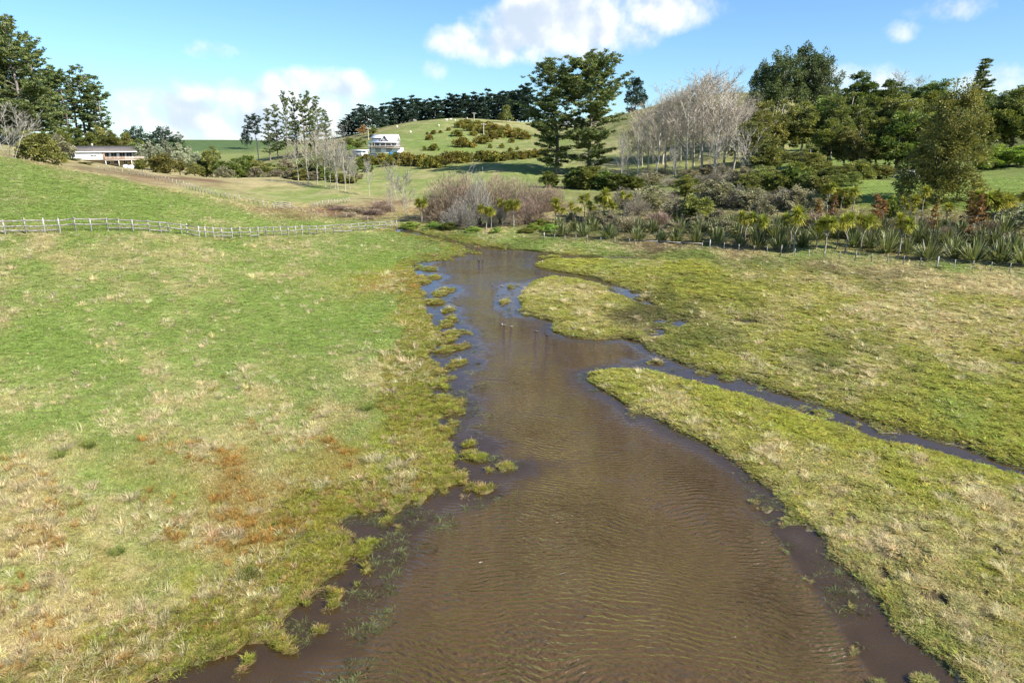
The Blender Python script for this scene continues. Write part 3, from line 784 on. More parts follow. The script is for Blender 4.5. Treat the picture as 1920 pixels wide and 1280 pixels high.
# sedge along the water and on the islets
X, Y, rs = sample_field(330000, 12.5, 118, 1.25, 404)
sdv = water_sd(X, Y)
left = X < (-.02 * Y + 1)
isl = np.zeros(len(X), bool)
for (cx, cy, r1, r2) in ISL: isl |= (((X - cx) / (r1 * 1.2 + .1)) ** 2 + ((Y - cy) / (r2 * 1.2 + .1)) ** 2) < 1
band = np.where(left, 1.5 + 1.6 * fbm(X * .4, Y * .4, 77, 2), .55)
k = (sdv > -band) & (sdv < np.where(isl, .08, .05)) & (isl | (rs.uniform(0, 1, len(X)) < np.where(left, .55, .5)))
X, Y, sdv, left, isl = X[k], Y[k], sdv[k], left[k], isl[k]
Z = np.maximum(height(X, Y, sdv), -.08); n = len(X)
mixc = fbm(X * .7, Y * .7, 99, 3)[:, None]
colr = np.where(left[:, None], np.array([.235, .200, .034])[None] * (1 - mixc) + np.array([.18, .205, .042])[None] * mixc, np.array([.15, .21, .035])[None] * (1 - mixc) + np.array([.25, .21, .09])[None] * mixc)
br = rs.uniform(0, 1, n) < .26; colr[br] = (.27, .20, .09)
colr = colr * rs.uniform(.65, 1.3, (n, 1)) * (1 + rs.normal(0, .06, (n, 3)))
g2 = np.clip(Y / 24, .7, 1.8) ** .4 * rs.uniform(.4, .85, n) * np.where(left, 1.0, .6)
scatter("bank_sedge", np.stack([X, Y, Z], 1), rs.uniform(0, 6.28, n), np.stack([g2, g2, g2 * np.where(isl, .48, np.where(left, .62, .55))], 1), np.clip(colr, .01, .8), rs.randint(0, 3, n), VS, "yellow green sedge fringing the water and covering the islets", "sedge")
# drowned weed showing at the surface along the left bank
X, Y, rs = sample_field(60000, 12.5, 60, 1.2, 505)
sdv = water_sd(X, Y); left = X < (-.02 * Y + 1)
k = (sdv > .05) & (sdv < np.where(left, 2.2, .7) * fbm(X * .6, Y * .6, 15, 2) * 1.5) & (fbm(X * 1.0, Y * 1.0, 16, 3) > .52)
X, Y = X[k], Y[k]; n = len(X)
colr = np.array([.10, .11, .045])[None] * rs.uniform(.5, 1.6, (n, 1))
g2 = rs.uniform(.4, .9, n)
scatter("water_weed", np.stack([X, Y, np.full(n, -.05)], 1), rs.uniform(0, 6.28, n), np.stack([g2, g2, g2 * .42], 1), colr, rs.randint(0, 3, n), VS, "dark drowned weed lying at the surface beside the bank", "water weed")
# ------------------------------------------------------------------ plants: one generator per habit, each returns its parts
M_PINE = foliage_mat("pine_needles", (0.046, 0.083, 0.034), (0.251, 0.283, 0.085), .22, .012, .18)
M_PINE_FAR = foliage_mat("far_pine_needles", (0.018, 0.037, 0.025), (0.057, 0.090, 0.053), .18, .012, .2)
M_EUC = foliage_mat("gum_leaves", (.050, .074, .030), (.190, .215, .085), .3, .012, .15)
M_BROAD = foliage_mat("broad_leaves", (0.057, 0.087, 0.023), (0.253, 0.270, 0.057), .32, .03, .28)
M_LIGHT = foliage_mat("light_green_leaves", (0.128, 0.200, 0.036), (0.390, 0.490, 0.090), .35, .02, .15)
M_OLIVE = foliage_mat("olive_leaves", (0.087, 0.106, 0.035), (0.317, 0.308, 0.076), .3, .025, .22)
M_GOLD = foliage_mat("bronze_leaves", (0.081, 0.092, 0.025), (0.299, 0.259, 0.075), .3, .012, .08)
M_GORSE = foliage_mat("gorse_spines", (0.085, 0.094, 0.022), (0.339, 0.273, 0.053), .25, .02, .22)
M_SCRUB = foliage_mat("scrub_leaves", (0.157, 0.139, 0.086), (0.391, 0.348, 0.217), .25, .02, .2)
M_GREYL = foliage_mat("lichen_grey_leaves", (0.160, 0.174, 0.109), (0.435, 0.450, 0.312), .3, .02, .15)
M_RUST = foliage_mat("rust_needles", (0.152, 0.090, 0.032), (0.406, 0.232, 0.080), .3, .012, .12)
M_CORD = foliage_mat("cabbage_tree_leaves", (0.110, 0.150, 0.024), (0.480, 0.430, 0.070), .35, .012, .12, .5, .3)
M_FLAX = foliage_mat("flax_leaves", (0.045, 0.072, 0.022), (0.290, 0.300, 0.130), .2, .012, .15, .5, .3)
M_TWIG = foliage_mat("pale_twigs", (.260, .215, .155), (.520, .455, .355), 0.0, .012, .12)
M_TWIGR = foliage_mat("russet_twigs", (0.170, 0.112, 0.078), (0.370, 0.275, 0.200), 0.0, .015, .15)
M_TWIGG = foliage_mat("grey_twigs", (0.165, 0.150, 0.120), (0.370, 0.345, 0.285), 0.0, .012, .12)
M_TWIGB = foliage_mat("brown_grey_twigs", (0.150, 0.128, 0.085), (0.350, 0.305, 0.215), 0.0, .012, .14)
B_PINE = bark_mat("pine_bark", (.085, .068, .055), (.255, .225, .190))
B_FAR = bark_mat("far_pine_bark", (.090, .080, .075), (.200, .185, .170))
B_PALE = bark_mat("pale_bark", (.260, .230, .180), (.540, .505, .430))
B_DARK = bark_mat("dark_bark", (.060, .048, .038), (.150, .125, .100))
B_CORD = bark_mat("cabbage_tree_bark", (.170, .150, .115), (.400, .365, .300))
B_DEAD = bark_mat("weathered_dead_wood", (.300, .280, .240), (.520, .490, .440))

def rdir(rs, n):
    v = rs.normal(size=(n, 3)); return v / np.linalg.norm(v, axis=1, keepdims=True)
def bend(p0, d, L, n, curve, rs, wob=.04):
    """a limb: starts at p0 along d, length L, bending by curve (vector added towards the tip)"""
    t = np.linspace(0, 1, n)[:, None]
    p = np.asarray(p0)[None] + np.asarray(d)[None] * L * t + np.asarray(curve)[None] * L * t ** 2
    w = rs.normal(0, wob * L / n, (n, 3)); w[0] = 0
    return p + np.cumsum(w, 0)

def pine(h, r, start, seed, wh=18, per=(3, 5), prof=None, leafn=20, ln=.9, wd=.26, fol=None, bark=None, dead=0, lean=(0, 0), up0=.05, up1=.9, twist=.0, gap=.1, zs=.5, esd=.12):
    rs = RS(seed); tr = MB(); cr = MB()
    prof = prof or (lambda t: (1 - t) ** .6 * .9 + .12)
    nz_ = 9; tz = np.linspace(0, 1, nz_)
    tp = np.stack([lean[0] * h * tz ** 1.5 + np.cumsum(rs.normal(0, .006 * h, nz_)) * (tz > 0), lean[1] * h * tz ** 1.5 + np.cumsum(rs.normal(0, .006 * h, nz_)) * (tz > 0), h * tz * .985], 1)
    tr.tube(tp, np.maximum(.0155 * h * (1 - tz) ** .8, .05), 7, .55)
    def trunk(t): return np.array([np.interp(t, tz, tp[:, k]) for k in range(3)])
    for k in range(dead):
        t = rs.uniform(.18, start + .15); a = rs.uniform(0, 6.28)
        d = np.array([math.cos(a), math.sin(a), rs.uniform(-.1, .25)])
        tr.tube(bend(trunk(t), d, r * rs.uniform(.25, .6), 4, (0, 0, -.1), rs), np.linspace(.10, .02, 4), 3, .95)
    C = []; D = []; T = []
    for i in range(wh):
        t = start + (1 - start) * (i + rs.uniform(-.35, .35)) / (wh - .3)
        t = min(max(t, start), .99); u = (t - start) / (1 - start)
        for j in range(rs.randint(per[0], per[1] + 1)):
            if rs.uniform() < gap: continue
            a = rs.uniform(0, 6.28) + twist
            L = r * prof(u) * rs.uniform(.55, 1.18)
            el = up0 + (up1 - up0) * u + rs.normal(0, esd)
            d = np.array([math.cos(a) * math.cos(el), math.sin(a) * math.cos(el), math.sin(el)])
            p = bend(trunk(t), d, L, 5, (0, 0, rs.uniform(.02, .2)), rs)
            tr.tube(p, np.linspace(.004 * h * (1 - .6 * u) + .02, .02, 5), 3, .62)
            nc = max(2, int(1.5 * L / (ln * .95)))
            for q in range(nc):
                s = .32 + .68 * (q + rs.uniform(.2, .9)) / nc
                c = np.array([np.interp(s, np.linspace(0, 1, 5), p[:, k]) for k in range(3)]) + rs.normal(0, ln * .28, 3) * np.array([1, 1, .6]) + np.array([-d[1], d[0], 0]) * rs.normal(0, 1) * L * .20 * s
                n = int(leafn * rs.uniform(.6, 1.2))
                dd = rdir(rs, n) * np.array([1, 1, .3 + zs * .5]) + d[None] * .5 + np.array([[0, 0, .35]])
                C.append(c[None] + rs.normal(0, ln * .30, (n, 3)) * np.array([[1, 1, zs]])); D.append(dd)
                T.append(np.clip(rs.uniform(.1, .75) + rs.normal(0, .14, n), 0, 1))
    C = np.concatenate(C); D = np.concatenate(D); T = np.concatenate(T)
    cr.leaves(C, D, ln * rs.uniform(.6, 1.2, len(C)), wd * rs.uniform(.7, 1.3, len(C)), T, seed)
    return [("trunk", tr.mesh("pine_trunk", bark or B_PINE)), ("crown", cr.mesh("pine_crown", fol or M_PINE))]

def broad(h, w, seed, fol, bark=None, lobes=8, clumps=70, leafn=46, ln=.55, base=.12, trunkw=.02, flat=1.0, open_=.0, shape=1.0, stems=1, trunk_show=0.25, droop=0.0, bush=False):
    """broad-leaved tree or bush: limbs reach into lobes of leaf clumps"""
    rs = RS(seed); tr = MB(); cr = MB()
    cz0 = h * base; ch = h - cz0
    LC = []
    for i in range(lobes):
        t = (i + .5) / lobes
        z = cz0 + ch * ((.10 if bush else .16) + (.75 if bush else .7) * t)
        env = w * .5 * (math.sqrt(max(.12, 1 - (t * .95) ** 2.4)) if bush else math.sin(math.pi * min(.97, (.22 + .72 * t) ** shape)) ** .7)
        a = i * 2.4 + rs.uniform(-.5, .5); rr = env * rs.uniform(.25, .72)
        lr = max(env * rs.uniform(.5, .75), w * .13)
        LC.append((rr * math.cos(a), rr * math.sin(a), min(z, h - lr * .75 * flat), lr))
    LC.append((rs.normal(0, w * .04), rs.normal(0, w * .04), h - w * .17 * flat, w * .2))
    C = []; D = []; T = []
    wts = np.array([q[3] ** 2 for q in LC]); wts /= wts.sum()
    for k in range(clumps):
        q = LC[rs.choice(len(LC), p=wts)]
        v = rdir(rs, 1)[0]
        if v[2] < -.6: v[2] *= -.6
        c = np.array(q[:3]) + v * q[3] * np.array([1, 1, .8 * flat]) * rs.uniform(.72, 1.08)
        c[2] = max(c[2], cz0 * .6 + ln * .25)
        cr_ = w * .085 * rs.uniform(.7, 1.35)
        n = int(leafn * rs.uniform(.6, 1.25))
        o = rdir(rs, n)
        C.append(c[None] + o * cr_ * (rs.uniform(.3, 1.05, (n, 1))) * np.array([[1, 1, .8]]))
        D.append(o * .7 + v[None] * .5 + rs.normal(0, .35, (n, 3)) + np.array([[0, 0, -droop]]))
        T.append(np.clip(rs.uniform(.12, .78) + rs.normal(0, .15, n), 0, 1))
    C = np.concatenate(C); D = np.concatenate(D); T = np.concatenate(T)
    cr.leaves(C, D, ln * rs.uniform(.6, 1.3, len(C)), ln * .55 * rs.uniform(.6, 1.3, len(C)), T, seed)
    R = trunkw * h
    for s_ in range(stems):
        a = rs.uniform(0, 6.28); off = 0 if stems == 1 else w * .1
        b0 = np.array([off * math.cos(a), off * math.sin(a), -.15])
        top = np.array([b0[0] * 1.5 + rs.normal(0, .02 * h), b0[1] * 1.5 + rs.normal(0, .02 * h), cz0 + ch * trunk_show])
        tp = np.array([b0 + (top - b0) * t + rs.normal(0, .008 * h, 3) * (t > 0) for t in np.linspace(0, 1, 5)])
        tr.tube(tp, np.linspace(R, R * .62, 5), 6, .5)
        for q in LC[s_::stems]:
            e = np.array(q[:3]); m_ = tp[-1] * .45 + e * .55 + rs.normal(0, .03 * h, 3)
            tr.tube(np.array([tp[-1] - [0, 0, R], m_, e + [0, 0, q[3] * .3]]), [R * .5, R * .3, R * .1], 4, .5)
    return [("trunk", tr.mesh("tree_trunk", bark or B_DARK)), ("crown", cr.mesh("tree_crown", fol))]

def bare(h, w, seed, twig, bark, prim=22, start=.25, asc=.75, sec=6, ter=7, ln=.045, r0=.011, stems=1, lean=0.0, wind=0.0):
    """leafless tree: ascending limbs with a haze of twigs"""
    rs = RS(seed); tr = MB(); cr = MB()
    C = []; D = []; Ls = []; Tt = []
    for s_ in range(stems):
        a0 = rs.uniform(0, 6.28); sp = 0 if stems == 1 else w * .3
        tz = np.linspace(0, 1, 8); hs_ = h * (1 if stems == 1 else rs.uniform(.75, 1))
        ln_ = np.array([lean, 0]) if stems == 1 else np.array([math.cos(a0), math.sin(a0)]) * rs.uniform(.1, .42) * w / h
        tp = np.stack([ln_[0] * hs_ * tz ** 1.3 + sp * .3 * math.cos(a0) + np.cumsum(rs.normal(0, .008 * h, 8)) * (tz > 0), ln_[1] * hs_ * tz ** 1.3 + sp * .3 * math.sin(a0) + np.cumsum(rs.normal(0, .008 * h, 8)) * (tz > 0), hs_ * .93 * tz - .1], 1)
        tr.tube(tp, np.maximum(r0 * h * (1 - tz) ** .75 / math.sqrt(stems), .03), 6, .6)
        for i in range(max(3, prim // stems)):
            t = start + (.95 - start) * (i + rs.uniform(0, 1)) / max(3, prim // stems)
            p0 = np.array([np.interp(t, tz, tp[:, k]) for k in range(3)])
            a = rs.uniform(0, 6.28); el = asc + rs.normal(0, .12)
            d = np.array([math.cos(a) * math.cos(el) + wind, math.sin(a) * math.cos(el), math.sin(el)])
            L = (.5 * w / max(math.cos(el), .35)) * (1 - .55 * (t - start) / (1 - start)) * rs.uniform(.6, 1.1)
            L = min(L, (h - p0[2]) * 1.15 / max(.4, math.sin(el)) + .3)
            p = bend(p0, d, L, 5, (wind * .3, 0, .18), rs, .06)
            tr.tube(p, np.linspace(max(.0032 * h, .03), .02, 5), 3, .6)
            for j in range(sec):
                s = rs.uniform(.25, 1)
                q0 = np.array([np.interp(s, np.linspace(0, 1, 5), p[:, k]) for k in range(3)])
                d2 = d * .8 + rs.normal(0, .42, 3) + np.array([0, 0, .25]); d2 /= np.linalg.norm(d2)
                L2 = L * .42 * rs.uniform(.5, 1.1)
                q = bend(q0, d2, L2, 3, (0, 0, .15), rs, .06)
                cr.tube(q, [.03, .022, .012], 3, .55)
                n = ter
                ss = rs.uniform(.1, 1, n)[:, None]
                C.append(q[0] * (1 - ss) + q[2] * ss); D.append(d2[None] + rs.normal(0, .42, (n, 3)) + np.array([[wind * .5, 0, .2]]))
                Ls.append(L2 * rs.uniform(.3, .65, n)); Tt.append(rs.uniform(0, 1, n))
    C = np.concatenate(C); D = np.concatenate(D)
    cr.leaves(C, D, np.concatenate(Ls), ln, np.concatenate(Tt), seed)
    return [("trunk", tr.mesh("bare_trunk", bark)), ("crown", cr.mesh("bare_twigs", twig))]

def twig_dome(h, w, seed, twig, bark, n=5200, ln=.9, wd=.04):
    """leafless rounded bush: many stems from the base fanning into a dome of fine twigs"""
    rs = RS(seed); tr = MB(); cr = MB()
    for k in range(26):
        a = rs.uniform(0, 6.28); u = rs.uniform(.05, 1) ** .6
        d = np.array([math.cos(a) * u * w * .5, math.sin(a) * u * w * .5, h * math.sqrt(max(.05, 1 - .8 * u * u))]) * rs.uniform(.7, .95)
        tr.tube(np.array([[rs.normal(0, .04 * w), rs.normal(0, .04 * w), -.1], d * [.35, .35, .5] + rs.normal(0, .03 * w, 3), d]), [.011 * h, .007 * h, .003 * h], 4, .5)
    v = rdir(rs, n); v[:, 2] = np.abs(v[:, 2])
    lump = 1 + .16 * np.sin(v[:, 0] * 5 + seed) * np.cos(v[:, 1] * 5 + 2 * seed) + .1 * np.sin(v[:, 2] * 9 + seed)
    r = rs.uniform(.15, 1, n) ** .45 * lump
    P = v * np.array([[w * .5, w * .5, h]]) * r[:, None] * .92
    P[:, 2] += .05
    rad = P / np.array([[w * .5, w * .5, h]]); rad = rad * np.array([[w * .5, w * .5, h]])
    D = rad / (np.linalg.norm(rad, axis=1, keepdims=True) + 1e-6) + rs.normal(0, .38, (n, 3)) + np.array([[0, 0, .35]])
    cr.leaves(P, D, ln * rs.uniform(.4, 1.1, n), wd * rs.uniform(.6, 1.3, n), np.clip(rs.uniform(0, 1, n) * .7 + .3 * (v[:, 0] > rs.normal(0, .5, n)), 0, 1), seed)
    return [("trunk", tr.mesh("dome_stems", bark)), ("crown", cr.mesh("dome_twigs", twig))]
def sword(mb, c, d, L, w, droop, tint, rs, seg=3):
    """a sword leaf: strip of seg quads + tip, arching under its weight"""
    n = len(c); d = d / np.linalg.norm(d, axis=1, keepdims=True)
    sd_ = np.cross(d, np.array([[0, 0, 1.0]]) + rs.normal(0, .1, (n, 3))); sd_ /= np.linalg.norm(sd_, axis=1, keepdims=True) + 1e-9
    rows = []
    for k in range(seg + 1):
        t = k / seg
        p = c + d * (L * t)[:, None] + np.array([[0, 0, -1.0]]) * (droop * L * t ** 2)[:, None]
        ww = w * (1.0 if 0 < k < seg else (.6 if k == 0 else .12))
        rows += [p - sd_ * ww[:, None] / 2, p + sd_ * ww[:, None] / 2]
    v = np.stack(rows, 1).reshape(-1, 3); m = 2 * (seg + 1)
    f = np.concatenate([np.arange(n)[:, None] * m + np.array([[2 * k, 2 * k + 1, 2 * k + 3, 2 * k + 2]]) for k in range(seg)])
    mb.add(v, f, np.repeat(tint, m))
def cabbage(h, seed, heads=1, size=1.15, dead=.3, split=.6):
    rs = RS(seed); tr = MB(); out_ = []
    r = .035 + .008 * h
    tops = []
    if heads == 1:
        tp = np.array([[rs.normal(0, .03 * h) * t, rs.normal(0, .03 * h) * t, (h - size * .75) * t] for t in np.linspace(0, 1, 5)])
        tr.tube(tp, np.linspace(r * 1.25, r * .8, 5), 7, .5); tops.append((tp[-1], np.array([0, 0, 1.0])))
    else:
        zs = (h - size) * split
        tp = np.array([[rs.normal(0, .02 * h) * t, rs.normal(0, .02 * h) * t, zs * t] for t in np.linspace(0, 1, 4)])
        tr.tube(tp, np.linspace(r * 1.35, r, 4), 7, .5)
        for k in range(heads):
            a = k * 6.28 / heads + rs.uniform(-.4, .4); rr = size * rs.uniform(.35, .85)
            e = np.array([rr * math.cos(a), rr * math.sin(a), (h - size * .75) - zs - rs.uniform(0, .35) * size * (k > 0)])
            p = np.array([tp[-1] - [0, 0, r], tp[-1] + e * [.7, .7, .45], tp[-1] + e])
            tr.tube(p, [r * .85, r * .7, r * .6], 6, .5); tops.append((p[-1], e / np.linalg.norm(e)))
    parts = [("trunk", tr.mesh("cabbage_trunk", B_CORD))]
    for (p, ax) in tops:
        mb = MB(); n = 230
        v = rdir(rs, n); v[:, 2] = np.abs(v[:, 2]) * 1.25 - .42
        v += ax[None] * .3
        sword(mb, np.repeat(p[None], n, 0), v, size * rs.uniform(.75, 1.1, n), np.full(n, size * .075), rs.uniform(.15, .5, n), np.clip(np.where(v[:, 2] < 0, .75, .35) + rs.normal(0, .2, n), 0, 1), rs)
        nd = int(n * dead)
        v = rdir(rs, nd); v[:, 2] = -rs.uniform(.5, 1.5, nd)
        sword(mb, np.repeat((p - [0, 0, .05])[None], nd, 0), v, size * rs.uniform(.55, .9, nd), np.full(nd, size * .055), rs.uniform(.0, .2, nd), rs.uniform(.8, 1.0, nd), rs)
        parts.append(("leaf_head", mb.mesh("cabbage_head", M_CORD)))
    return parts
def flax(h, w, seed, n=140):
    rs = RS(seed); mb = MB()
    a = rs.uniform(0, 6.28, n); t = rs.uniform(0, 1, n) ** .8
    base = np.stack([np.cos(a) * w * .14 * t, np.sin(a) * w * .14 * t, np.full(n, -.05)], 1)
    d = np.stack([np.cos(a) * t * w * .62 / h, np.sin(a) * t * w * .62 / h, np.full(n, 1.0)], 1)
    d[:, :2] += rs.normal(0, .08, (n, 2))
    sword(mb, base, d, h * rs.uniform(.75, 1.12, n) * (1 - .08 * t), .075 * rs.uniform(.8, 1.35, n) * h / 2, rs.uniform(.05, .75, n) * t ** 1.3, np.clip(.10 + rs.uniform(0, .95, n) ** 1.6 + .3 * t * rs.uniform(0, 1, n), 0, 1), rs, 4)
    parts = [("leaves", mb.mesh("flax_leaves", M_FLAX))]
    st = MB()
    for k in range(rs.randint(2, 5)):
        q = rs.normal(0, w * .1, 2)
        p = np.array([[q[0] * s, q[1] * s, h * 1.22 * s] for s in np.linspace(0, 1, 4)]); st.tube(p, [.025, .02, .018, .012], 4, .3)
        for j in range(6):
            z = h * (.85 + .06 * j); aa = rs.uniform(0, 6.28); c0 = np.array([q[0] * z / (h * 1.22), q[1] * z / (h * 1.22), z])
            st.tube(np.array([c0, c0 + [.12 * math.cos(aa), .12 * math.sin(aa), .10]]), [.03, .012], 3, .3)
    parts.append(("flower_stalks", st.mesh("flax_stalks", B_DARK)))
    return parts
def tussock(h, w, n, seed, fol):
    mb = tuft(n, h, w * .42, .010, 1.25, seed, True)
    return [("blades", mb.mesh("tussock_blades", fol))]
# ------------------------------------------------------------------ planting
RNG = random.Random(5)
TREES = []           # (photo column, base point) used for labels
def fit(proto_h, proto_w, base, top, width):
    h = max(top_height(base, top), .4); w = px_w(base, width)
    return (w / proto_w, w / proto_w, h / proto_h)
def row_labels(desc, n, where):
    """desc, nth from the left / right where"""
    o = []
    for i in range(n):
        if n == 1: o.append(desc)
        elif i == 0: o.append("%s, leftmost %s" % (desc, where))
        elif i == n - 1: o.append("%s, rightmost %s" % (desc, where))
        elif i < n / 2: o.append("%s, %s from the left %s" % (desc, ORD[i], where))
        else: o.append("%s, %s from the right %s" % (desc, ORD[n - 1 - i], where))
    return [" ".join(q.split()) for q in o]
def stand(name, cat, group, desc, where, protos, rows, labels=None, rot=None, tilt=0.0):
    """protos: list of (parts, height, width); rows: (column, distance, top row, width px[, proto index])"""
    rows = sorted(rows, key=lambda q: q[0])
    labs = labels or row_labels(desc, len(rows), where)
    for i, q in enumerate(rows):
        b_ = at_col(q[0], q[1])
        pi_ = q[4] if len(q) > 4 else RNG.randrange(len(protos))
        parts, ph, pw = protos[pi_ % len(protos)]
        place(parts, name, b_, RNG.uniform(0, 6.28) if rot is None else rot, fit(ph, pw, b_, q[2], q[3]), labs[i], cat, group, tilt=(RNG.gauss(0, tilt), RNG.gauss(0, tilt)) if tilt else None)

# --- pines on the left hill
umb = lambda t: .55 + .5 * math.sin(math.pi * min(1, t * 1.05)) if t < .8 else .95 - 2.2 * (t - .8)
P_BIG = [(pine(32, 8.5, .10, 11, 22, (4, 6), lambda t: (1 - t) ** .55 * .95 + .1, 26, .70, .25, dead=10), 32, 16),
         (pine(32, 8.0, .12, 12, 21, (4, 6), lambda t: .8 * (1 - t) ** .5 + .2, 26, .70, .25, dead=12), 32, 16)]
stand("pine_tree", "tree", "big pines on the left hill", "tall dense dark pine on the left hill", "of the big ones", P_BIG,
      [(-45, 262, 55, 110), (-2, 256, 66, 110, 0), (22, 272, 42, 115, 1), (54, 260, 33, 125, 0), (82, 274, 72, 100, 1)])
P_SLIM = [(pine(26, 4.2, .20, 21 + k, 15, (3, 4), lambda t: .55 + .5 * math.sin(math.pi * min(1, t)) * (1 - t * .4) if t < .85 else .5, 22, .62, .22, dead=8, gap=.18), 26, 8.5) for k in range(3)]
stand("pine_tree", "tree", "slim pines on the left hill", "slim bare stemmed pine behind the low house", "end", P_SLIM,
      [(108, 282, 132, 56), (121, 290, 124, 54), (136, 280, 132, 56), (151, 292, 136, 50), (165, 284, 128, 58), (177, 290, 132, 48), (190, 286, 152, 48), (203, 282, 146, 60)])
# --- trees and shrubs round the low house
V_BROAD = [(broad(10, 8, 31 + k, M_BROAD, lobes=8, clumps=84, leafn=90, ln=.44, base=.05), 10, 8) for k in range(3)]
V_OLIVE = [(broad(10, 8, 41 + k, M_OLIVE, lobes=8, clumps=84, leafn=90, ln=.44, base=.05), 10, 8) for k in range(3)]
V_LIGHT = [(broad(9, 8, 51 + k, M_LIGHT, lobes=8, clumps=84, leafn=90, ln=.42, base=.0, bush=True), 9, 8) for k in range(2)]
V_ROUND = [(broad(5, 5, 61 + k, M_OLIVE, lobes=9, clumps=130, leafn=56, ln=.40, base=.0, stems=3, bush=True), 5, 5) for k in range(2)]
V_SHRUBG = [(broad(3, 3.4, 65 + k, M_BROAD, lobes=8, clumps=95, leafn=50, ln=.32, base=.0, stems=3, bush=True), 3, 3.4) for k in range(2)]
V_GREY = [(broad(6, 4, 71 + k, M_GREYL, lobes=6, clumps=40, leafn=36, ln=.42, base=.1), 6, 4) for k in range(2)]
V_BAREG = [(bare(9, 9, 81, M_TWIGG, B_PALE, 26, .08, .8, 7, 9, .05, .008, stems=5), 9, 9), (bare(9, 9, 82, M_TWIGG, B_PALE, 24, .08, .75, 7, 9, .05, .008, stems=4), 9, 9)]
stand("bare_shrub", "shrub", None, "large leafless grey shrub at the left edge below the big pines", "", V_BAREG, [(16, 124, 212, 105, 0)])
stand("round_bush", "bush", None, "dense round olive green bush left of the low house", "", V_ROUND, [(76, 140, 245, 62)])
V_SCRUB = [(broad(4, 4.4, 91 + k, M_SCRUB, lobes=8, clumps=90, leafn=46, ln=.30, base=.0, stems=4, bush=True), 4, 4.4) for k in range(3)]
stand("scrub_bush", "bush", None, "tan twiggy bush between the round bush and the low house", "", V_SCRUB, [(112, 168, 252, 50)])
stand("garden_shrub", "shrub", "shrubs left of the low house", "low green shrub at the left end of the low house", "one", V_SHRUBG, [(112, 165, 288, 30), (134, 172, 297, 36), (158, 166, 305, 30)])
stand("garden_tree", "tree", "trees behind the low house", "green broadleaf tree behind the low house", "", V_BROAD + V_OLIVE,
      [(96, 240, 252, 50), (122, 250, 246, 46), (150, 262, 240, 50), (176, 258, 250, 46), (198, 266, 238, 44), (216, 256, 246, 42), (240, 264, 250, 40), (262, 258, 262, 36)])
V_MACRO = [(broad(12, 10, 95, M_PINE_FAR, lobes=8, clumps=80, leafn=40, ln=.7, base=.08, flat=1.1), 12, 10)]
stand("dark_cypress", "tree", "dark cypresses behind the low house", "blackish cypress on the skyline by the low house", "one", V_MACRO, [(262, 330, 236, 42), (312, 315, 237, 56), (242, 345, 243, 26)])
stand("wind_bent_pine", "tree", None, "small ragged dark pine beside the rightmost skyline cypress", "", P_SLIM, [(340, 318, 249, 26)])
stand("lichen_tree", "tree", "lichen grey trees right of the low house", "pale lichen grey tree right of the low house", "", V_GREY,
      [(266, 246, 268, 26), (284, 250, 264, 28), (302, 246, 270, 28), (320, 250, 262, 30), (338, 244, 268, 30), (356, 248, 274, 28), (372, 242, 284, 24)])
stand("round_bush", "bush", None, "dark olive rounded bush just right of the low house deck", "", V_ROUND, [(306, 214, 288, 46)])
stand("hedge_bush", "bush", "bushes across the tan field", "green bush beyond the tan grass", "", V_OLIVE + V_SHRUBG + V_BROAD,
      [(268, 222, 298, 30), (338, 220, 300, 34), (366, 218, 304, 36), (384, 224, 300, 30), (400, 222, 276, 36, 0), (422, 216, 302, 40), (446, 214, 296, 42), (466, 220, 292, 38), (486, 214, 300, 40), (506, 210, 306, 36), (530, 214, 312, 36)])
stand("scrub_bush", "bush", "brownish bushes at the tan field", "brown twiggy bush at the back of the tan grass", "one", V_SCRUB, [(420, 204, 312, 34), (480, 202, 314, 30), (520, 200, 318, 34), (545, 198, 322, 30)])
# --- centre-left pines and bare poplars
stand("wind_bent_pine", "tree", None, "flat topped dark pine alone on the far green hill", "", [(pine(16, 6, .5, 26, 8, (4, 5), umb, 18, .9, .3, fol=M_PINE_FAR, lean=(.08, 0), gap=.1), 16, 12)], [(482, 400, 224, 36)])
stand("dark_cypress", "tree", None, "small dark conical tree left of the flat topped pine", "", V_MACRO, [(464, 400, 240, 18)])
V_MIDPINE = [(pine(26, 5.5, .16, 27, 15, (4, 5), lambda t: (1 - t) ** .7 * .9 + .15, 16, .66, .22, gap=.05), 26, 11), (pine(26, 5.0, .3, 28, 14, (4, 5), lambda t: .6 + .35 * math.sin(3.1 * t) - .4 * t, 16, .66, .22), 26, 10)]
stand("pine_tree", "tree", "pines behind the bare poplars", "green pine behind the pale poplars", "", V_MIDPINE + P_SLIM,
      [(507, 288, 202, 36, 0), (522, 292, 194, 38, 0), (541, 286, 172, 24, 2), (559, 290, 176, 28, 3), (573, 288, 181, 32, 4), (584, 294, 172, 30, 2), (598, 288, 182, 38, 1), (611, 292, 208, 34, 1), (592, 282, 215, 40, 0), (556, 300, 228, 36, 1)])
V_POP = [(bare(18, 9, 101 + k, M_TWIG, B_PALE, 20, .3, .82, 6, 8, .055, .010), 18, 9) for k in range(3)]
stand("bare_poplar", "tree", "pale poplars left of the white house", "leafless pale poplar beyond the tan grass", "of five", V_POP,
      [(559, 178, 262, 44), (577, 174, 250, 50), (594, 178, 246, 46), (611, 174, 252, 50), (628, 172, 250, 36)])
V_GREYPOP = [(bare(12, 7, 106 + k, M_TWIGG, B_PALE, 24, .2, .95, 7, 9, .05, .010), 12, 7) for k in range(2)]
stand("bare_tree", "tree", "grey bare trees left of the white house", "whitish grey leafless tree below the white house", "", V_GREYPOP,
      [(620, 170, 262, 30), (634, 168, 258, 38), (648, 166, 272, 30), (657, 170, 284, 20), (666, 172, 292, 18)])
stand("bare_tree", "tree", None, "small bare white tree standing alone in the green hollow", "", V_GREYPOP, [(693, 160, 303, 24)])
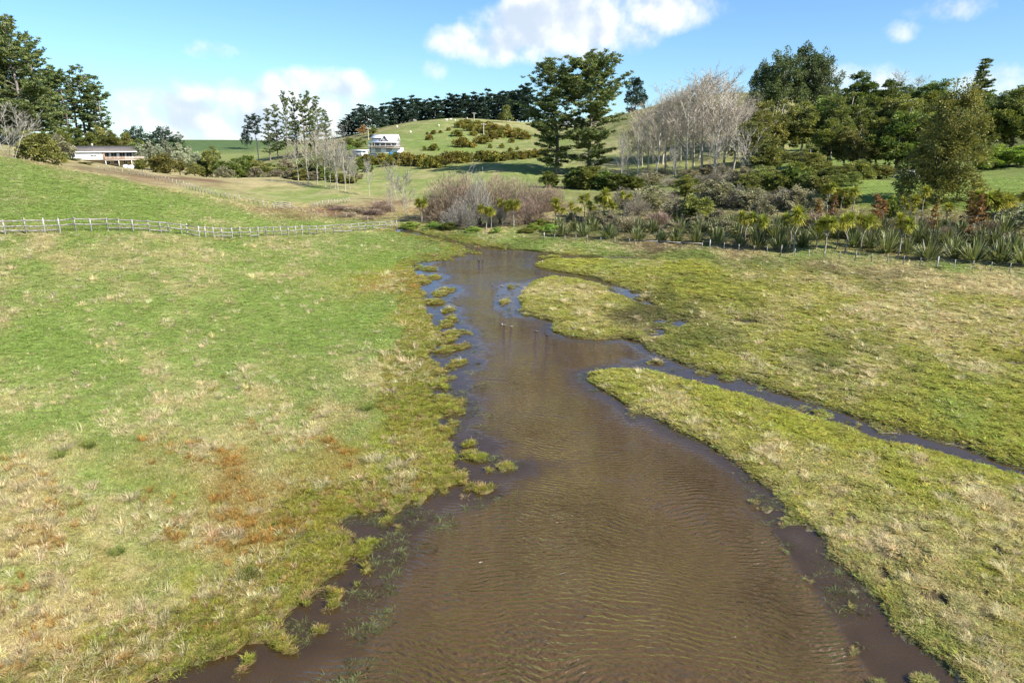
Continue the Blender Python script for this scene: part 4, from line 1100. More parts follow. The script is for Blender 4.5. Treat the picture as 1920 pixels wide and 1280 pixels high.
place(V_GREYPOP[0][0], "bare_tree", at_col(744, 150), 1.0, (.55, .55, .62), "leaning white bare tree before the gorse below the white house", "tree", None, tilt=(0, -.22))
stand("bare_tree", "tree", "bare trees left of the willows", "thin pale bare tree left of the russet willows", "one", V_GREYPOP, [(735, 124, 350, 20), (760, 118, 326, 44)])
# --- ridge windbreak
V_RIDGE = [(pine(20, 4.8, .06, 131 + k, 12, (4, 6), (lambda t: .95 - .65 * t) if k % 2 else (lambda t: .75 + .3 * math.sin(3 * t) - .5 * t), 22, .95, .38, fol=M_PINE_FAR, bark=B_FAR, gap=.05), 20, 9) for k in range(4)]
rr = [(643, 395, 226, 26), (654, 400, 216, 26), (666, 398, 206, 30), (679, 405, 198, 34), (706, 410, 204, 30), (718, 425, 196, 28)]
stand("ridge_pine", "tree", "pines at the foot of the ridge windbreak", "dark pine on the slope above the white house", "", V_RIDGE, rr)
stand("dark_cypress", "tree", None, "broad spreading dark cypress directly behind the white house", "", V_MACRO, [(692, 385, 197, 56)])
front = [(728 + 14.6 * i, 446 + 6 * (i % 3), 0, 27) for i in range(19)]
front = [(x, y, np.interp(x, [720, 760, 850, 890, 940, 1000], [195, 186, 181, 177, 168, 162]) + RNG.uniform(-6, 7), w * RNG.uniform(1.0, 1.5)) for (x, y, _, w) in front]
stand("ridge_pine", "tree", "ridge windbreak", "dark pine in the ridge windbreak", "end", V_RIDGE, front)
back = [(735 + 14.6 * i, 478, np.interp(735 + 14.6 * i, [720, 760, 850, 890, 940, 1000], [197, 189, 184, 180, 171, 165]) + RNG.uniform(-3, 6), 27) for i in range(18)]
stand("ridge_pine", "tree", "ridge windbreak, far line", "dark pine half hidden behind the ridge windbreak", "end", V_RIDGE, back)
stand("ridge_pine", "tree", None, "dark pine top showing between the twin pines and the bare poplar stand", "", [(broad(12, 10, 96, M_PINE_FAR, lobes=9, clumps=110, leafn=44, ln=.7, base=.0, bush=True), 12, 10)], [(1190, 390, 146, 44)])
stand("small_conifer", "tree", "two small trees on the hill crest", "small rounded olive conifer on the bare hill crest", "of the two", V_OLIVE, [(941, 385, 212, 16), (949, 380, 197, 22)])
stand("autumn_tree", "tree", None, "rust brown small tree behind the white house", "", [(broad(7, 7, 151, M_RUST, lobes=6, clumps=50, leafn=36, ln=.5, base=.05), 7, 7)], [(681, 330, 235, 26)])
stand("garden_tree", "tree", "trees beside the white house", "green tree close to the white house on its uphill left", "one", V_LIGHT + V_BROAD, [(653, 285, 258, 26), (664, 290, 262, 24), (673, 285, 260, 22), (699, 320, 236, 18), (657, 272, 272, 20), (669, 275, 268, 20)])
# --- gorse on the hillside
V_GORSE = [(broad(2.6, 4.0, 161 + k, M_GORSE, lobes=7, clumps=70, leafn=40, ln=.38, base=.0, stems=3, trunkw=.015, flat=.8, bush=True), 2.6, 4.0) for k in range(4)]
def bush_row(spots, desc, where, group, name="gorse_bush", protos=None, cat="bush"):
    """spots: column, base row, width px, height px"""
    spots = sorted(spots); labs = row_labels(desc, len(spots), where)
    for (px, py, w, hh), lab in zip(spots, labs):
        g = on_ground(px, py); pr = RNG.choice(protos or V_GORSE)
        s = px_w(g, w) / pr[2]
        place(pr[0], name, g, RNG.uniform(0, 6.28), (s, s, px_w(g, hh) / pr[1]), lab, cat, group)
bush_row([(801, 253, 6, 5), (805, 263, 14, 9), (813, 252, 11, 7), (826, 250, 7, 5), (841, 246, 8, 6), (857, 256, 22, 11), (867, 277, 34, 17), (886, 277, 15, 9), (888, 255, 15, 9), (905, 270, 32, 14), (919, 278, 8, 7), (941, 278, 10, 8), (960, 268, 10, 9), (796, 283, 8, 8), (813, 283, 18, 12), (957, 285, 10, 7), (970, 282, 7, 6)],
         "single gorse bush dotted on the grazed hillside", "", "scattered gorse bushes")
bush_row([(862, 240, 20, 12), (875, 238, 26, 12), (882, 246, 26, 14), (895, 241, 26, 13), (905, 250, 28, 14), (915, 244, 26, 14), (928, 250, 28, 15), (936, 258, 26, 14), (948, 252, 26, 15), (960, 258, 26, 13), (970, 256, 26, 14), (984, 261, 24, 12), (922, 260, 24, 12)],
         "gorse bush in the thicket below the crest", "", "gorse thicket below the crest")
bush_row([(688, 305, 26, 14), (702, 310, 26, 16), (716, 308, 28, 18), (730, 312, 28, 18), (744, 308, 30, 20), (760, 308, 30, 20), (774, 312, 30, 20), (790, 312, 30, 20), (806, 316, 30, 22), (822, 314, 28, 20), (838, 308, 30, 20), (856, 304, 32, 19), (874, 304, 30, 17), (900, 303, 28, 18), (914, 302, 28, 18), (928, 304, 26, 18), (944, 302, 26, 15), (960, 300, 26, 14), (976, 298, 26, 13), (992, 297, 24, 13), (1006, 296, 24, 14), (1018, 292, 22, 12)],
         "gorse bush in the long lower hillside band", "end", "gorse band on the lower hillside")
bush_row([(645, 320, 22, 14), (662, 326, 24, 16), (676, 318, 26, 18), (600, 322, 24, 14), (690, 322, 22, 12)], "green scrub bush under the drive of the white house", "one", "scrub below the drive", "scrub_bush", V_SHRUBG)
bush_row([(548, 336, 30, 18), (566, 338, 30, 20), (590, 338, 32, 16), (612, 338, 28, 18), (634, 342, 30, 16), (655, 344, 28, 14), (575, 322, 34, 22), (604, 318, 34, 20), (536, 322, 34, 24), (636, 312, 36, 20), (622, 328, 30, 16), (668, 336, 26, 12)], "scrubby bush under the pale poplars", "", "undergrowth below the pale poplars", "poplar_foot_bush", V_SHRUBG + V_SCRUB + V_ROUND)
# --- the twin pines
TP1 = pine(36, 10.8, .10, 171, 23, (4, 6), lambda t: .42 + .6 * min(1, t * 1.7) if t < .8 else 1.02 - 2.6 * (t - .8), 32, .78, .25, dead=16, lean=(-.07, 0), up0=.12, up1=.85, gap=.20, zs=.7, esd=.22)
TP2 = pine(38, 11.6, .08, 172, 25, (5, 7), lambda t: .45 + .55 * min(1, t * 1.5) if t < .72 else 1.0 - 2.2 * (t - .72), 32, .78, .25, dead=14, lean=(.02, 0), up0=.10, up1=.88, gap=.20, zs=.7, esd=.22)
b1 = at_col(1043, 196); h1 = top_height(b1, 138); place(TP1, "twin_pine", b1, .3, (1.08, 1.08, h1 / 36), "left and shorter of two huge spreading pines at the centre", "tree", "twin pines")
b2 = at_col(1106, 194); h2 = top_height(b2, 116); place(TP2, "twin_pine", b2, 1.9, (1.08, 1.08, h2 / 38), "right and taller of two huge spreading pines at the centre", "tree", "twin pines")
# --- bare poplar stand
V_TALLPOP = [(bare(26, 12, 181 + k, M_TWIG, B_PALE, 32, .16, .80, 9, 13, .054, .0115, wind=.05), 26, 12) for k in range(4)]
stand("bare_poplar", "tree", "big stand of bare poplars", "tall leafless poplar right of the twin pines", "", V_TALLPOP,
      [(1178, 192, 236, 54), (1194, 186, 215, 62), (1213, 190, 202, 68), (1230, 184, 188, 70), (1248, 192, 175, 72), (1266, 186, 170, 76), (1284, 182, 160, 80), (1300, 190, 148, 84), (1316, 184, 140, 88), (1338, 178, 150, 92), (1356, 186, 162, 88), (1374, 178, 195, 82)], rot=0.0)
stand("bare_poplar", "tree", "back line of bare poplars", "leafless poplar in the back line of the stand", "", V_TALLPOP,
      [(1204, 205, 206, 64), (1224, 208, 194, 70), (1242, 204, 180, 74), (1260, 210, 172, 74), (1276, 206, 162, 80), (1294, 208, 156, 84), (1310, 204, 146, 86), (1328, 208, 142, 90), (1348, 204, 152, 92), (1366, 206, 168, 86), (1384, 200, 194, 80)])
stand("bare_tree", "tree", "low bare trees under the poplars", "small bare tree at the foot of the poplars", "one", V_GREYPOP, [(1165, 170, 262, 36), (1262, 165, 280, 34), (1340, 160, 262, 46), (1392, 158, 250, 60), (1405, 155, 290, 46)])
# --- gum trees and the right-hand wood
def gum(seed): return broad(24, 14, seed, M_EUC, bark=B_PALE, lobes=13, clumps=160, leafn=90, ln=.55, base=.32, trunkw=.011, trunk_show=.25, shape=.8, stems=3, droop=.3)
V_GUM = [(gum(201), 24, 14), (gum(202), 24, 14)]
stand("gum_tree", "tree", "tall gum trees", "tall grey green gum tree above the wood", "", V_GUM, [(1424, 216, 112, 58), (1455, 212, 90, 74), (1490, 216, 82, 84), (1524, 214, 92, 70), (1408, 208, 165, 46)])
V_WOOD = [(broad(15, 9, 211 + k, M_BROAD, lobes=11, clumps=130, leafn=105, ln=.46, base=.06, shape=.85), 15, 9) for k in range(4)]
V_WOODO = [(broad(15, 9, 221 + k, M_OLIVE, lobes=11, clumps=125, leafn=105, ln=.46, base=.12, shape=.85, bark=B_PALE), 15, 9) for k in range(3)]
stand("woodland_tree", "tree", "far trees on the right ridge", "dark rounded tree on the far right skyline", "", V_WOOD,
      [(1560, 285, 160, 50), (1585, 280, 172, 46), (1606, 272, 134, 66), (1636, 282, 170, 50), (1664, 268, 150, 70), (1694, 275, 158, 56), (1722, 268, 160, 60), (1752, 262, 150, 64), (1842, 250, 178, 60), (1880, 245, 168, 60), (1915, 240, 160, 66), (1950, 235, 165, 70)])
stand("bare_tree", "tree", "far bare trees on the right ridge", "hazy bare tree top on the right skyline", "of the two", V_TALLPOP, [(1676, 300, 134, 40), (1714, 300, 146, 44)])
V_ARAU = [(pine(24, 4.4, .04, 231, 26, (5, 7), lambda t: 1.0 - .9 * t, 14, .7, .3, up0=.1, up1=.35, gap=.0), 24, 9.5)]
stand("norfolk_pine", "tree", None, "spire shaped layered conifer rising above the right wood", "", V_ARAU, [(1820, 200, 108, 78)])
stand("woodland_tree", "tree", "middle trees of the right wood", "tree in the middle rank of the wood", "", V_WOODO + V_WOOD,
      [(1402, 172, 222, 62, 0), (1428, 178, 192, 72, 1), (1462, 182, 186, 80, 2), (1498, 180, 192, 80, 0), (1532, 188, 176, 70, 4), (1556, 176, 184, 70, 1), (1590, 184, 172, 76, 2), (1622, 190, 178, 74, 3), (1654, 186, 186, 80, 1), (1690, 180, 178, 88, 0), (1726, 186, 172, 84, 5)])
stand("woodland_tree", "tree", "front trees of the right wood", "tree at the front edge of the wood", "", V_WOODO + V_WOOD,
      [(1440, 152, 262, 66, 1), (1512, 148, 272, 62, 2), (1548, 160, 222, 58, 3), (1584, 156, 240, 62, 0), (1606, 150, 234, 56, 2), (1640, 150, 222, 76, 3), (1676, 148, 205, 92, 4), (1716, 148, 226, 80, 5), (1748, 150, 210, 70, 6)])
V_BIGG = [(broad(16, 11, 241 + k, M_BROAD, lobes=12, clumps=150, leafn=110, ln=.48, base=.03, shape=.9), 16, 11) for k in range(2)]
stand("dark_tree", "tree", "large dark trees at the right edge", "large dense dark tree behind the right paddock", "of the three", V_BIGG, [(1852, 178, 172, 96), (1893, 172, 160, 104), (1940, 170, 164, 100)])
stand("light_tree", "tree", "bright trees above the right paddock", "bright yellow green tree along the right paddock", "", V_LIGHT, [(1842, 150, 276, 60), (1866, 152, 270, 62), (1892, 150, 274, 60), (1922, 148, 270, 64)])
BG = broad(21, 12, 251, M_GOLD, lobes=16, clumps=340, leafn=95, ln=.40, base=.0, trunkw=.012, flat=1.1, bush=True)
b3 = at_col(1764, 108); s3 = px_w(b3, 128) / 12
b3[2] -= 1.6
place(BG, "bronze_tree", b3, .8, (s3, s3, top_height(b3, 146) / 21), "large bronze green tree standing in front of the right wood", "tree")
stand("understory_bush", "bush", "bushes at the foot of the right wood", "dark leafy bush at the foot of the wood", "of the line", V_SHRUBG + V_ROUND + V_OLIVE,
      [(1408, 142, 322, 50), (1436, 138, 312, 54), (1466, 136, 318, 50), (1494, 134, 306, 56), (1522, 136, 318, 50), (1550, 134, 312, 50), (1576, 138, 308, 52), (1606, 140, 300, 54), (1634, 142, 306, 50), (1662, 142, 310, 46), (1742, 138, 300, 50), (1724, 142, 296, 50)])
# --- bushes under the twin pines and behind the flax
stand("shade_bush", "bush", "bushes under the twin pines", "dark green bush at the foot of the twin pines", "one", V_SHRUBG, [(1030, 170, 322, 36), (1076, 168, 320, 44), (1105, 166, 312, 56), (1136, 164, 322, 50), (1158, 160, 326, 50), (1182, 158, 330, 46)])
stand("broadleaf_bush", "bush", None, "bright mid green bush at the foot of the bare poplar stand", "", V_BROAD, [(1284, 124, 330, 62)])
V_TWB = [(twig_dome(4, 4.6, 261 + k, M_TWIGB, B_DARK, 4200, .55, .040), 4.3, 4.6) for k in range(2)] + V_SCRUB[:2]
stand("scrub_bush", "bush", "grey brown scrub behind the flax", "grey brown scrub bush behind the flax", "", V_TWB,
      [(1168, 122, 346, 52), (1194, 112, 362, 54), (1220, 118, 348, 66), (1250, 120, 352, 50), (1330, 118, 336, 66), (1356, 116, 340, 62), (1384, 114, 346, 58), (1410, 112, 352, 62), (1440, 110, 356, 50), (1466, 110, 346, 62), (1492, 108, 348, 62), (1428, 104, 372, 44), (1262, 106, 376, 44), (1520, 106, 358, 44)])
stand("shade_tree", "tree", "small trees linking the scrub and the wood", "small dark tree between the scrub and the wood", "", V_ROUND + V_SHRUBG + V_OLIVE, [(1404, 128, 326, 54), (1430, 130, 318, 56), (1458, 126, 328, 50), (1486, 128, 316, 56), (1514, 124, 326, 50), (1540, 122, 330, 48), (1566, 126, 326, 48), (1594, 128, 322, 46), (1560, 112, 352, 34), (1590, 110, 356, 32)])
stand("round_bush", "bush", None, "smooth rounded olive bush rising behind the middle of the flax", "", V_ROUND, [(1302, 104, 366, 62)])
bush_row([(1196, 352, 40, 22), (1226, 348, 44, 24), (1256, 350, 40, 20), (1312, 350, 44, 24), (1340, 346, 46, 26), (1368, 346, 46, 28), (1394, 344, 44, 30), (1210, 336, 36, 18), (1290, 338, 40, 20), (1325, 332, 40, 22), (1355, 330, 40, 24), (1240, 330, 36, 16)], "tangled bush among the poplar stems", "", "tangle under the poplar stand", "tangle_bush", V_TWB + V_SHRUBG)
# --- russet willows beside the far water
V_WIL = [(twig_dome(8, 9, 271 + k, M_TWIGR, B_DARK, 6500, 1.15, .042), 8.6, 9) for k in range(3)]
V_WILG = [(twig_dome(8, 9, 281 + k, M_TWIGG, B_DARK, 5200, 1.15, .045), 8.6, 9) for k in range(2)]
stand("bare_willow", "willow", "russet willows beside the water", "domed russet leafless willow beyond the water", "", V_WIL,
      [(812, 118, 352, 46), (840, 117, 320, 96), (872, 118, 316, 92), (928, 119, 322, 86), (968, 120, 326, 86), (1006, 120, 336, 72), (1036, 120, 343, 54)])
stand("bare_willow", "willow", "grey willows beside the water", "pale grey leafless willow before the russet ones", "", V_WILG + V_WIL[:1], [(862, 108, 368, 64, 0), (898, 110, 336, 74, 1), (990, 109, 364, 76, 2), (938, 109, 376, 54, 0)])
bd = at_col(885, 128)
place(bare(9, 9, 291, M_TWIGG, B_DEAD, 12, .2, .5, 4, 4, .06, .016, stems=2), "dead_tree", bd, .4, (.8, .8, .9), "silvery dead tree with bare forked limbs above the willows", "tree", None, tilt=(0, -.35))
# --- rust-coloured young conifers in the flax
V_RUST = [(pine(5, 1.1, .03, 301 + k, 12, (4, 6), lambda t: 1.0 - .8 * t, 16, .32, .12, fol=M_RUST, bark=B_PALE, gap=.05), 5, 2.4) for k in range(2)]
stand("rusty_conifer", "tree", "young rusty conifers in the flax", "narrow rust brown young conifer among the flax", "one", V_RUST, [(1530, 98, 372, 22), (1558, 96, 368, 26), (1636, 92, 366, 36), (1650, 94, 376, 32), (1746, 86, 384, 26), (1822, 84, 366, 34), (1838, 88, 372, 30), (1812, 92, 360, 36)])
stand("garden_shrub", "shrub", "blue green shrubs behind the flax", "soft blue green shrub behind the cabbage trees", "one", V_GREY + V_SHRUBG, [(1668, 98, 368, 34, 2), (1690, 100, 374, 40, 0), (1716, 104, 372, 44, 3), (1902, 90, 382, 60, 0), (1925, 86, 388, 60, 1), (1582, 108, 362, 30, 2)])
# ------------------------------------------------------------------ cabbage trees and flax
V_CAB = [(cabbage(4.0, 401, 1, 1.2), 4.0), (cabbage(4.0, 402, 3, 1.0), 4.0), (cabbage(4.0, 403, 2, 1.05), 4.0), (cabbage(4.0, 404, 4, .95), 4.0), (cabbage(4.0, 405, 1, .95, .5), 4.0)]
def cabbages(rows, desc, group):
    rows = sorted(rows); labs = row_labels(desc, len(rows), "")
    for (px, py, top, k, wide), lab in zip(rows, labs):
        g = on_ground(px, py); h = top_height(g, top)
        s = h / 4.0
        place(V_CAB[k][0], "cabbage_tree", g, RNG.uniform(0, 6.28), (s * wide, s * wide, s), lab, "cabbage tree", group)
cabbages([(791, 419, 369, 3, 1.0), (811, 413, 376, 0, .8), (880, 425, 380, 4, .55), (912, 434, 381, 1, 1.0), (921, 432, 385, 0, .9), (942, 424, 370, 2, .9), (951, 424, 382, 0, .7), (963, 428, 371, 3, .95)],
         "yellow green cabbage tree before the willows", "cabbage trees before the willows")
cabbages([(1042, 420, 368, 0, 1.2), (1048, 422, 384, 2, 1.1), (1070, 416, 376, 0, .9), (1078, 418, 388, 4, 1.0), (1086, 417, 386, 1, .8), (1096, 410, 360, 2, .9), (1104, 414, 375, 0, 1.1), (1112, 416, 384, 1, .9), (1124, 412, 362, 3, .9), (1132, 415, 350, 0, 1.0), (1140, 416, 372, 2, .9), (1150, 416, 376, 0, 1.0), (1172, 400, 356, 1, .9)],
         "slender cabbage tree behind the left flax", "cabbage trees behind the left flax")
cabbages([(1388, 455, 392, 0, 1.0), (1396, 460, 400, 4, 1.0), (1419, 468, 395, 1, 1.0), (1488, 473, 382, 0, .95), (1480, 468, 392, 2, .9), (1546, 478, 402, 3, .95), (1530, 470, 410, 0, 1.0), (1568, 468, 398, 1, .8), (1585, 474, 396, 2, .9), (1613, 470, 398, 3, .9), (1630, 462, 402, 0, 1.0), (1684, 482, 396, 2, .85)],
         "pale stemmed cabbage tree along the right fence", "cabbage trees along the right fence")
cabbages([(1550, 398, 338, 1, .9), (1576, 392, 350, 3, 1.0), (1598, 398, 348, 0, 1.2), (1660, 410, 372, 0, 1.2), (1702, 412, 362, 1, 1.2), (1728, 402, 346, 0, 1.0), (1772, 425, 378, 0, 1.3), (1700, 420, 380, 2, 1.0), (1818, 420, 366, 0, 1.1), (1840, 436, 352, 3, 1.1), (1858, 436, 362, 1, 1.1), (1872, 430, 358, 3, 1.0), (1888, 424, 370, 0, 1.1), (1916, 412, 354, 0, 1.2), (1905, 405, 360, 1, 1.0)],
         "cabbage tree at the back of the right flax", "cabbage trees at the back of the flax")
V_FLAX = [(flax(2.2, 3.4, 421 + k, 140), 2.2, 3.4) for k in range(4)]
def flax_row(rows, desc, group):
    rows = sorted(rows); labs = row_labels(desc, len(rows), "")
    for (px, py, w, hh), lab in zip(rows, labs):
        g = on_ground(px, py); pr = RNG.choice(V_FLAX); s = px_w(g, w) / pr[2]
        place(pr[0], "flax_clump", g, RNG.uniform(0, 6.28), (s, s, px_w(g, hh) / pr[1]), lab, "flax", group)
flax_row([(1055, 443, 50, 29), (1094, 444, 46, 29), (1143, 448, 54, 33), (1196, 452, 52, 30), (1240, 452, 42, 24), (1268, 455, 48, 32), (1306, 457, 50, 34), (1346, 459, 56, 38), (1386, 464, 46, 28), (1420, 468, 60, 40), (1462, 470, 62, 46), (1504, 464, 54, 36), (1604, 464, 50, 34), (1632, 466, 44, 30), (1664, 474, 66, 44), (1700, 476, 54, 34), (1742, 488, 80, 46), (1790, 484, 70, 44), (1826, 492, 78, 48), (1874, 494, 80, 50), (1925, 500, 84, 52)],
         "big sword leaved flax clump beside the fence", "front row of flax")
r_ = random.Random(9)
M_DRY = foliage_mat("dry_stalks", (.20, .15, .085), (.42, .345, .22), .1, .015, .15)
second = [(1048 + 37 * i + r_.uniform(-10, 10), np.interp(1048 + 37 * i, [1048, 1500, 1920], [430, 446, 470]) + r_.uniform(-4, 4), np.interp(1048 + 37 * i, [1048, 1920], [42, 68]), np.interp(1048 + 37 * i, [1048, 1920], [25, 40])) for i in range(24)]
flax_row(second, "flax clump in the second row from the fence", "second row of flax")
third = [(1080 + 38 * i + r_.uniform(-12, 12), np.interp(1080 + 38 * i, [1048, 1500, 1920], [418, 430, 448]) + r_.uniform(-5, 5), np.interp(1080 + 38 * i, [1048, 1920], [34, 66]), np.interp(1080 + 38 * i, [1048, 1920], [20, 42])) for i in range(22)]
flax_row(third, "flax clump at the back of the band", "back row of flax")
V_BROWN = [(twig_dome(2, 2.4, 441 + k, M_TWIGR if k else M_DRY, B_DARK, 2600, .5, .03), 2.15, 2.4) for k in range(2)]
brow = [(1120 + 36 * i + r_.uniform(-14, 14), np.interp(1120 + 36 * i, [1048, 1500, 1920], [424, 436, 456]) + r_.uniform(-12, 10), r_.uniform(32, 56), r_.uniform(20, 34)) for i in range(22)]
bush_row(brow, "brown dry stalk thicket among the flax", "", "dry thickets among the flax", "dry_thicket", V_BROWN + V_SCRUB[:1], "thicket")
bush_row([(770, 428, 40, 12), (815, 430, 34, 14), (842, 432, 36, 14), (888, 436, 30, 12), (1000, 432, 34, 14), (1030, 436, 36, 16), (1016, 428, 30, 16), (930, 438, 24, 12), (985, 438, 30, 10)], "low green bush at the waterside before the willows", "", "waterside bushes", "waterside_bush", V_SHRUBG + V_LIGHT, "bush")
bush_row([(640, 395, 46, 10), (668, 400, 50, 12), (700, 404, 46, 12), (622, 390, 36, 9), (655, 408, 40, 10), (715, 392, 40, 16), (728, 398, 30, 16), (690, 412, 30, 8)], "russet dry reed patch beyond the rail fence", "", "russet reeds", "dry_reed_patch", V_BROWN, "reeds")
# ------------------------------------------------------------------ tussocks that can be told apart
def seeded_mat(name, a, c): return foliage_mat(name, a, c, .5, .012, .12, .8, .1)
M_STRAW = seeded_mat("straw_blades", (.40, .335, .20), (.74, .64, .44))
M_RUSH = seeded_mat("rush_blades", (.10, .13, .03), (.30, .34, .08))
V_TUS = [(tussock(.5, .9, 150, 451 + k, M_STRAW), .6, 1.15) for k in range(3)]
V_RUSH = [(tussock(.6, .7, 120, 455 + k, M_RUSH), .6, .7) for k in range(2)]
def tussocks(spots, desc, group, pr, name, cat):
    spots = sorted(spots); labs = row_labels(desc, len(spots), "")
    for (px, py, w), lab in zip(spots, labs):
        g = on_ground(px, py); q = RNG.choice(pr); s = px_w(g, w) / q[2]
        g[2] = float(height(np.array([g[0]]), np.array([g[1]]))[0])
        place(q[0], name, g, RNG.uniform(0, 6.28), (s, s, s * .9), lab, cat, group)
tussocks([(392, 845, 44), (510, 792, 30), (592, 818, 30), (546, 848, 32), (748, 880, 46), (704, 865, 48), (245, 945, 44), (120, 846, 40), (606, 910, 38), (20, 1008, 44), (280, 1018, 34), (388, 1122, 36), (440, 1010, 50), (556, 1008, 36), (80, 1105, 48), (300, 1165, 46), (40, 1245, 56), (175, 915, 30), (345, 970, 20), (730, 738, 34), (696, 728, 28), (130, 1180, 46), (480, 965, 30), (105, 925, 34)],
         "pale straw tussock on the left bank", "pale tussocks on the left bank", V_TUS, "straw_tussock", "tussock")
tussocks([(1850, 955, 60), (1795, 990, 40), (1885, 1075, 56), (1878, 1165, 50), (1690, 1000, 46), (1770, 940, 40), (1705, 1092, 40), (1525, 950, 34), (1430, 850, 40), (1300, 795, 34), (1146, 578, 30), (1096, 540, 26), (1210, 558, 24), (1062, 568, 26), (1500, 660, 22), (1600, 690, 26), (1800, 710, 24), (1680, 590, 22), (1320, 598, 18), (1385, 598, 16), (1820, 1220, 52), (1560, 1000, 40)],
         "pale straw tussock on the right bank", "pale tussocks on the right bank", V_TUS, "straw_tussock", "tussock")
tussocks([(170, 842, 22), (112, 866, 22), (222, 1042, 24), (766, 672, 20), (940, 470, 0.1), (690, 770, 24), (470, 1080, 34)][:4] + [(690, 770, 24), (465, 1085, 34)], "dark green rush tuft on the left bank", "rush tufts", V_RUSH, "rush_tuft", "rush")

# ------------------------------------------------------------------ fences
M_RAIL = bark_mat("weathered_rail", (.11, .095, .078), (.30, .28, .245), 6.0)
M_POST = bark_mat("weathered_post", (.15, .135, .11), (.46, .44, .395), 6.0)
M_WIRE = plain_mat("fence_wire", (.30, .30, .29), .5, .1, metal=.8)
def post_mesh(hh, w, seed):
    rs = RS(seed); mb = MB()
    q = rs.normal(0, .02, (2,))
    mb.tube(np.array([[0, 0, -.35], [q[0] * .5, q[1] * .5, hh * .5], [q[0], q[1], hh]]), [w * .72, w * .7, w * .68], 4, rs.uniform(.25, .8))
    return mb.mesh("fence_post", M_POST)
PM = [post_mesh(1.32, .115, 500 + k) for k in range(5)]
def part(name, me, parent, loc=(0, 0, 0), rz=0.0, scale=(1, 1, 1)):
    o = bpy.data.objects.new(name, me); COL.objects.link(o); o.parent = parent
    o.location = [float(q) for q in loc]; o.rotation_euler = (0, 0, rz); o.scale = scale
    return o
FP = [(-40, 441), (-8, 440), (10, 440), (50, 439), (85, 438), (113, 437), (143, 433), (172, 434), (203, 433), (225, 433), (250, 434), (280, 435), (302, 437), (317, 438), (341, 441), (352, 442), (374, 446), (386, 446), (401, 447), (417, 447), (436, 447), (451, 446), (470, 446), (485, 445), (500, 444), (514, 444), (527, 443), (541, 442), (555, 442), (567, 441), (580, 440), (594, 440), (610, 439), (626, 438), (642, 437), (659, 436), (673, 434), (686, 433), (700, 432), (712, 431), (724, 430), (735, 430), (744, 429)]
fpts = [on_ground(a, c) for a, c in FP]
fence = empty("rail_fence", fpts[len(fpts) // 2]); tag(fence, "weathered grey post and rail fence running across the left pasture to the water", "fence")
f0 = np.array(fence.location)
rs = RS(77)
for i, p in enumerate(fpts):
    part("post", PM[rs.randint(5)], fence, p - f0, rs.uniform(0, 1.5), (1, 1, rs.uniform(.92, 1.05) * np.interp(p[1], [60, 105], [1.05, .98])))
for i in range(len(fpts) - 1):
    for k, zh in enumerate((1.18, .70, .30)):
        if k == 2 and rs.uniform() < .45: continue
        if k == 1 and rs.uniform() < .06: continue
        mb = MB(); a = fpts[i] - f0 + [0, -.07, zh + rs.normal(0, .025)]; c = fpts[i + 1] - f0 + [0, -.07, zh + rs.normal(0, .025)]
        mb.beam(a, c, .045, .125, rs.uniform(.3, .75)); mb.build("rail", M_RAIL, fence)
PS = [post_mesh(1.15, .07, 520 + k) for k in range(3)]
def wire_fence(name, pix, label, step, hh=1.0, strong=0, wires=3, thick=1.0):
    """posts at even spacing along a photo polyline on the land, joined by wires"""
    P = [on_ground(a, c) for a, c in pix]; pts_ = [P[0]]
    for a, c in zip(P[:-1], P[1:]):
        n = max(1, int(round(np.linalg.norm((c - a)[:2]) / step)))
        for k in range(1, n + 1):
            q = a + (c - a) * k / n; q[2] = ground_z(q[0], q[1]); pts_.append(q)
    r = empty(name, pts_[0]); tag(r, label, "fence"); o0 = np.array(r.location); rs = RS(len(pts_))
    for i, q in enumerate(pts_):
        big = strong and i % strong == 0
        part("post" if big or not strong else "batten", (PM if big else PS)[rs.randint(3)], r, q - o0, rs.uniform(0, 1.5), (thick, thick, hh / 1.15 * rs.uniform(.88, 1.08)))
    for k in range(wires):
        mb = MB(); mb.tube(np.array(pts_) - o0 + [0, 0, hh * (.3 + .65 * k / max(1, wires - 1))], .008, 3, .5); mb.build("wire", M_WIRE, r)
    return r
wire_fence("batten_fence", [(186, 320), (217, 323), (256, 329), (298, 338), (345, 351), (397, 366), (450, 378), (512, 392)], "pale batten fence along the tan grass below the low house", 1.6, 1.1, thick=1.5)
wire_fence("batten_fence", [(552, 396), (580, 402), (610, 408), (650, 413), (690, 418)], "batten fence below the russet reeds", 2.0, 1.0)
wire_fence("batten_fence", [(584, 391), (610, 386), (655, 379)], "short batten fence above the russet reeds", 1.2, 1.0, thick=1.4)
wire_fence("wire_fence", [(1330, 468), (1413, 475), (1516, 484), (1633, 492), (1756, 503), (1892, 512), (1990, 520)], "wire fence with wooden posts in front of the right flax", 1.55, 1.0, strong=5, wires=5, thick=1.0)
wire_fence("wire_fence", [(1020, 449), (1100, 454), (1180, 459)], "low wire fence before the left end of the flax", 1.8, .8, strong=4, wires=3)
wire_fence("ridge_fence", [(752, 234), (775, 229), (800, 225), (822, 221), (850, 219)], "thin post fence under the ridge windbreak", 3.2, 1.3, wires=2, thick=1.6)
def rails(name, pix, label, hs_, post_h=1.0, cat="fence"):
    P = [on_ground(a, c) for a, c in pix]; r = empty(name, P[0]); tag(r, label, cat); o0 = np.array(r.location); rs = RS(3)
    for q in P: part("post", PM[rs.randint(5)], r, q - o0, 0.4, (1, 1, post_h / 1.32))
    for a, c in zip(P[:-1], P[1:]):
        for zh in hs_:
            mb = MB(); mb.beam(a - o0 + [0, -.08, zh], c - o0 + [0, -.08, zh + .02], .05, .14, .6); mb.build("rail", M_RAIL, r)
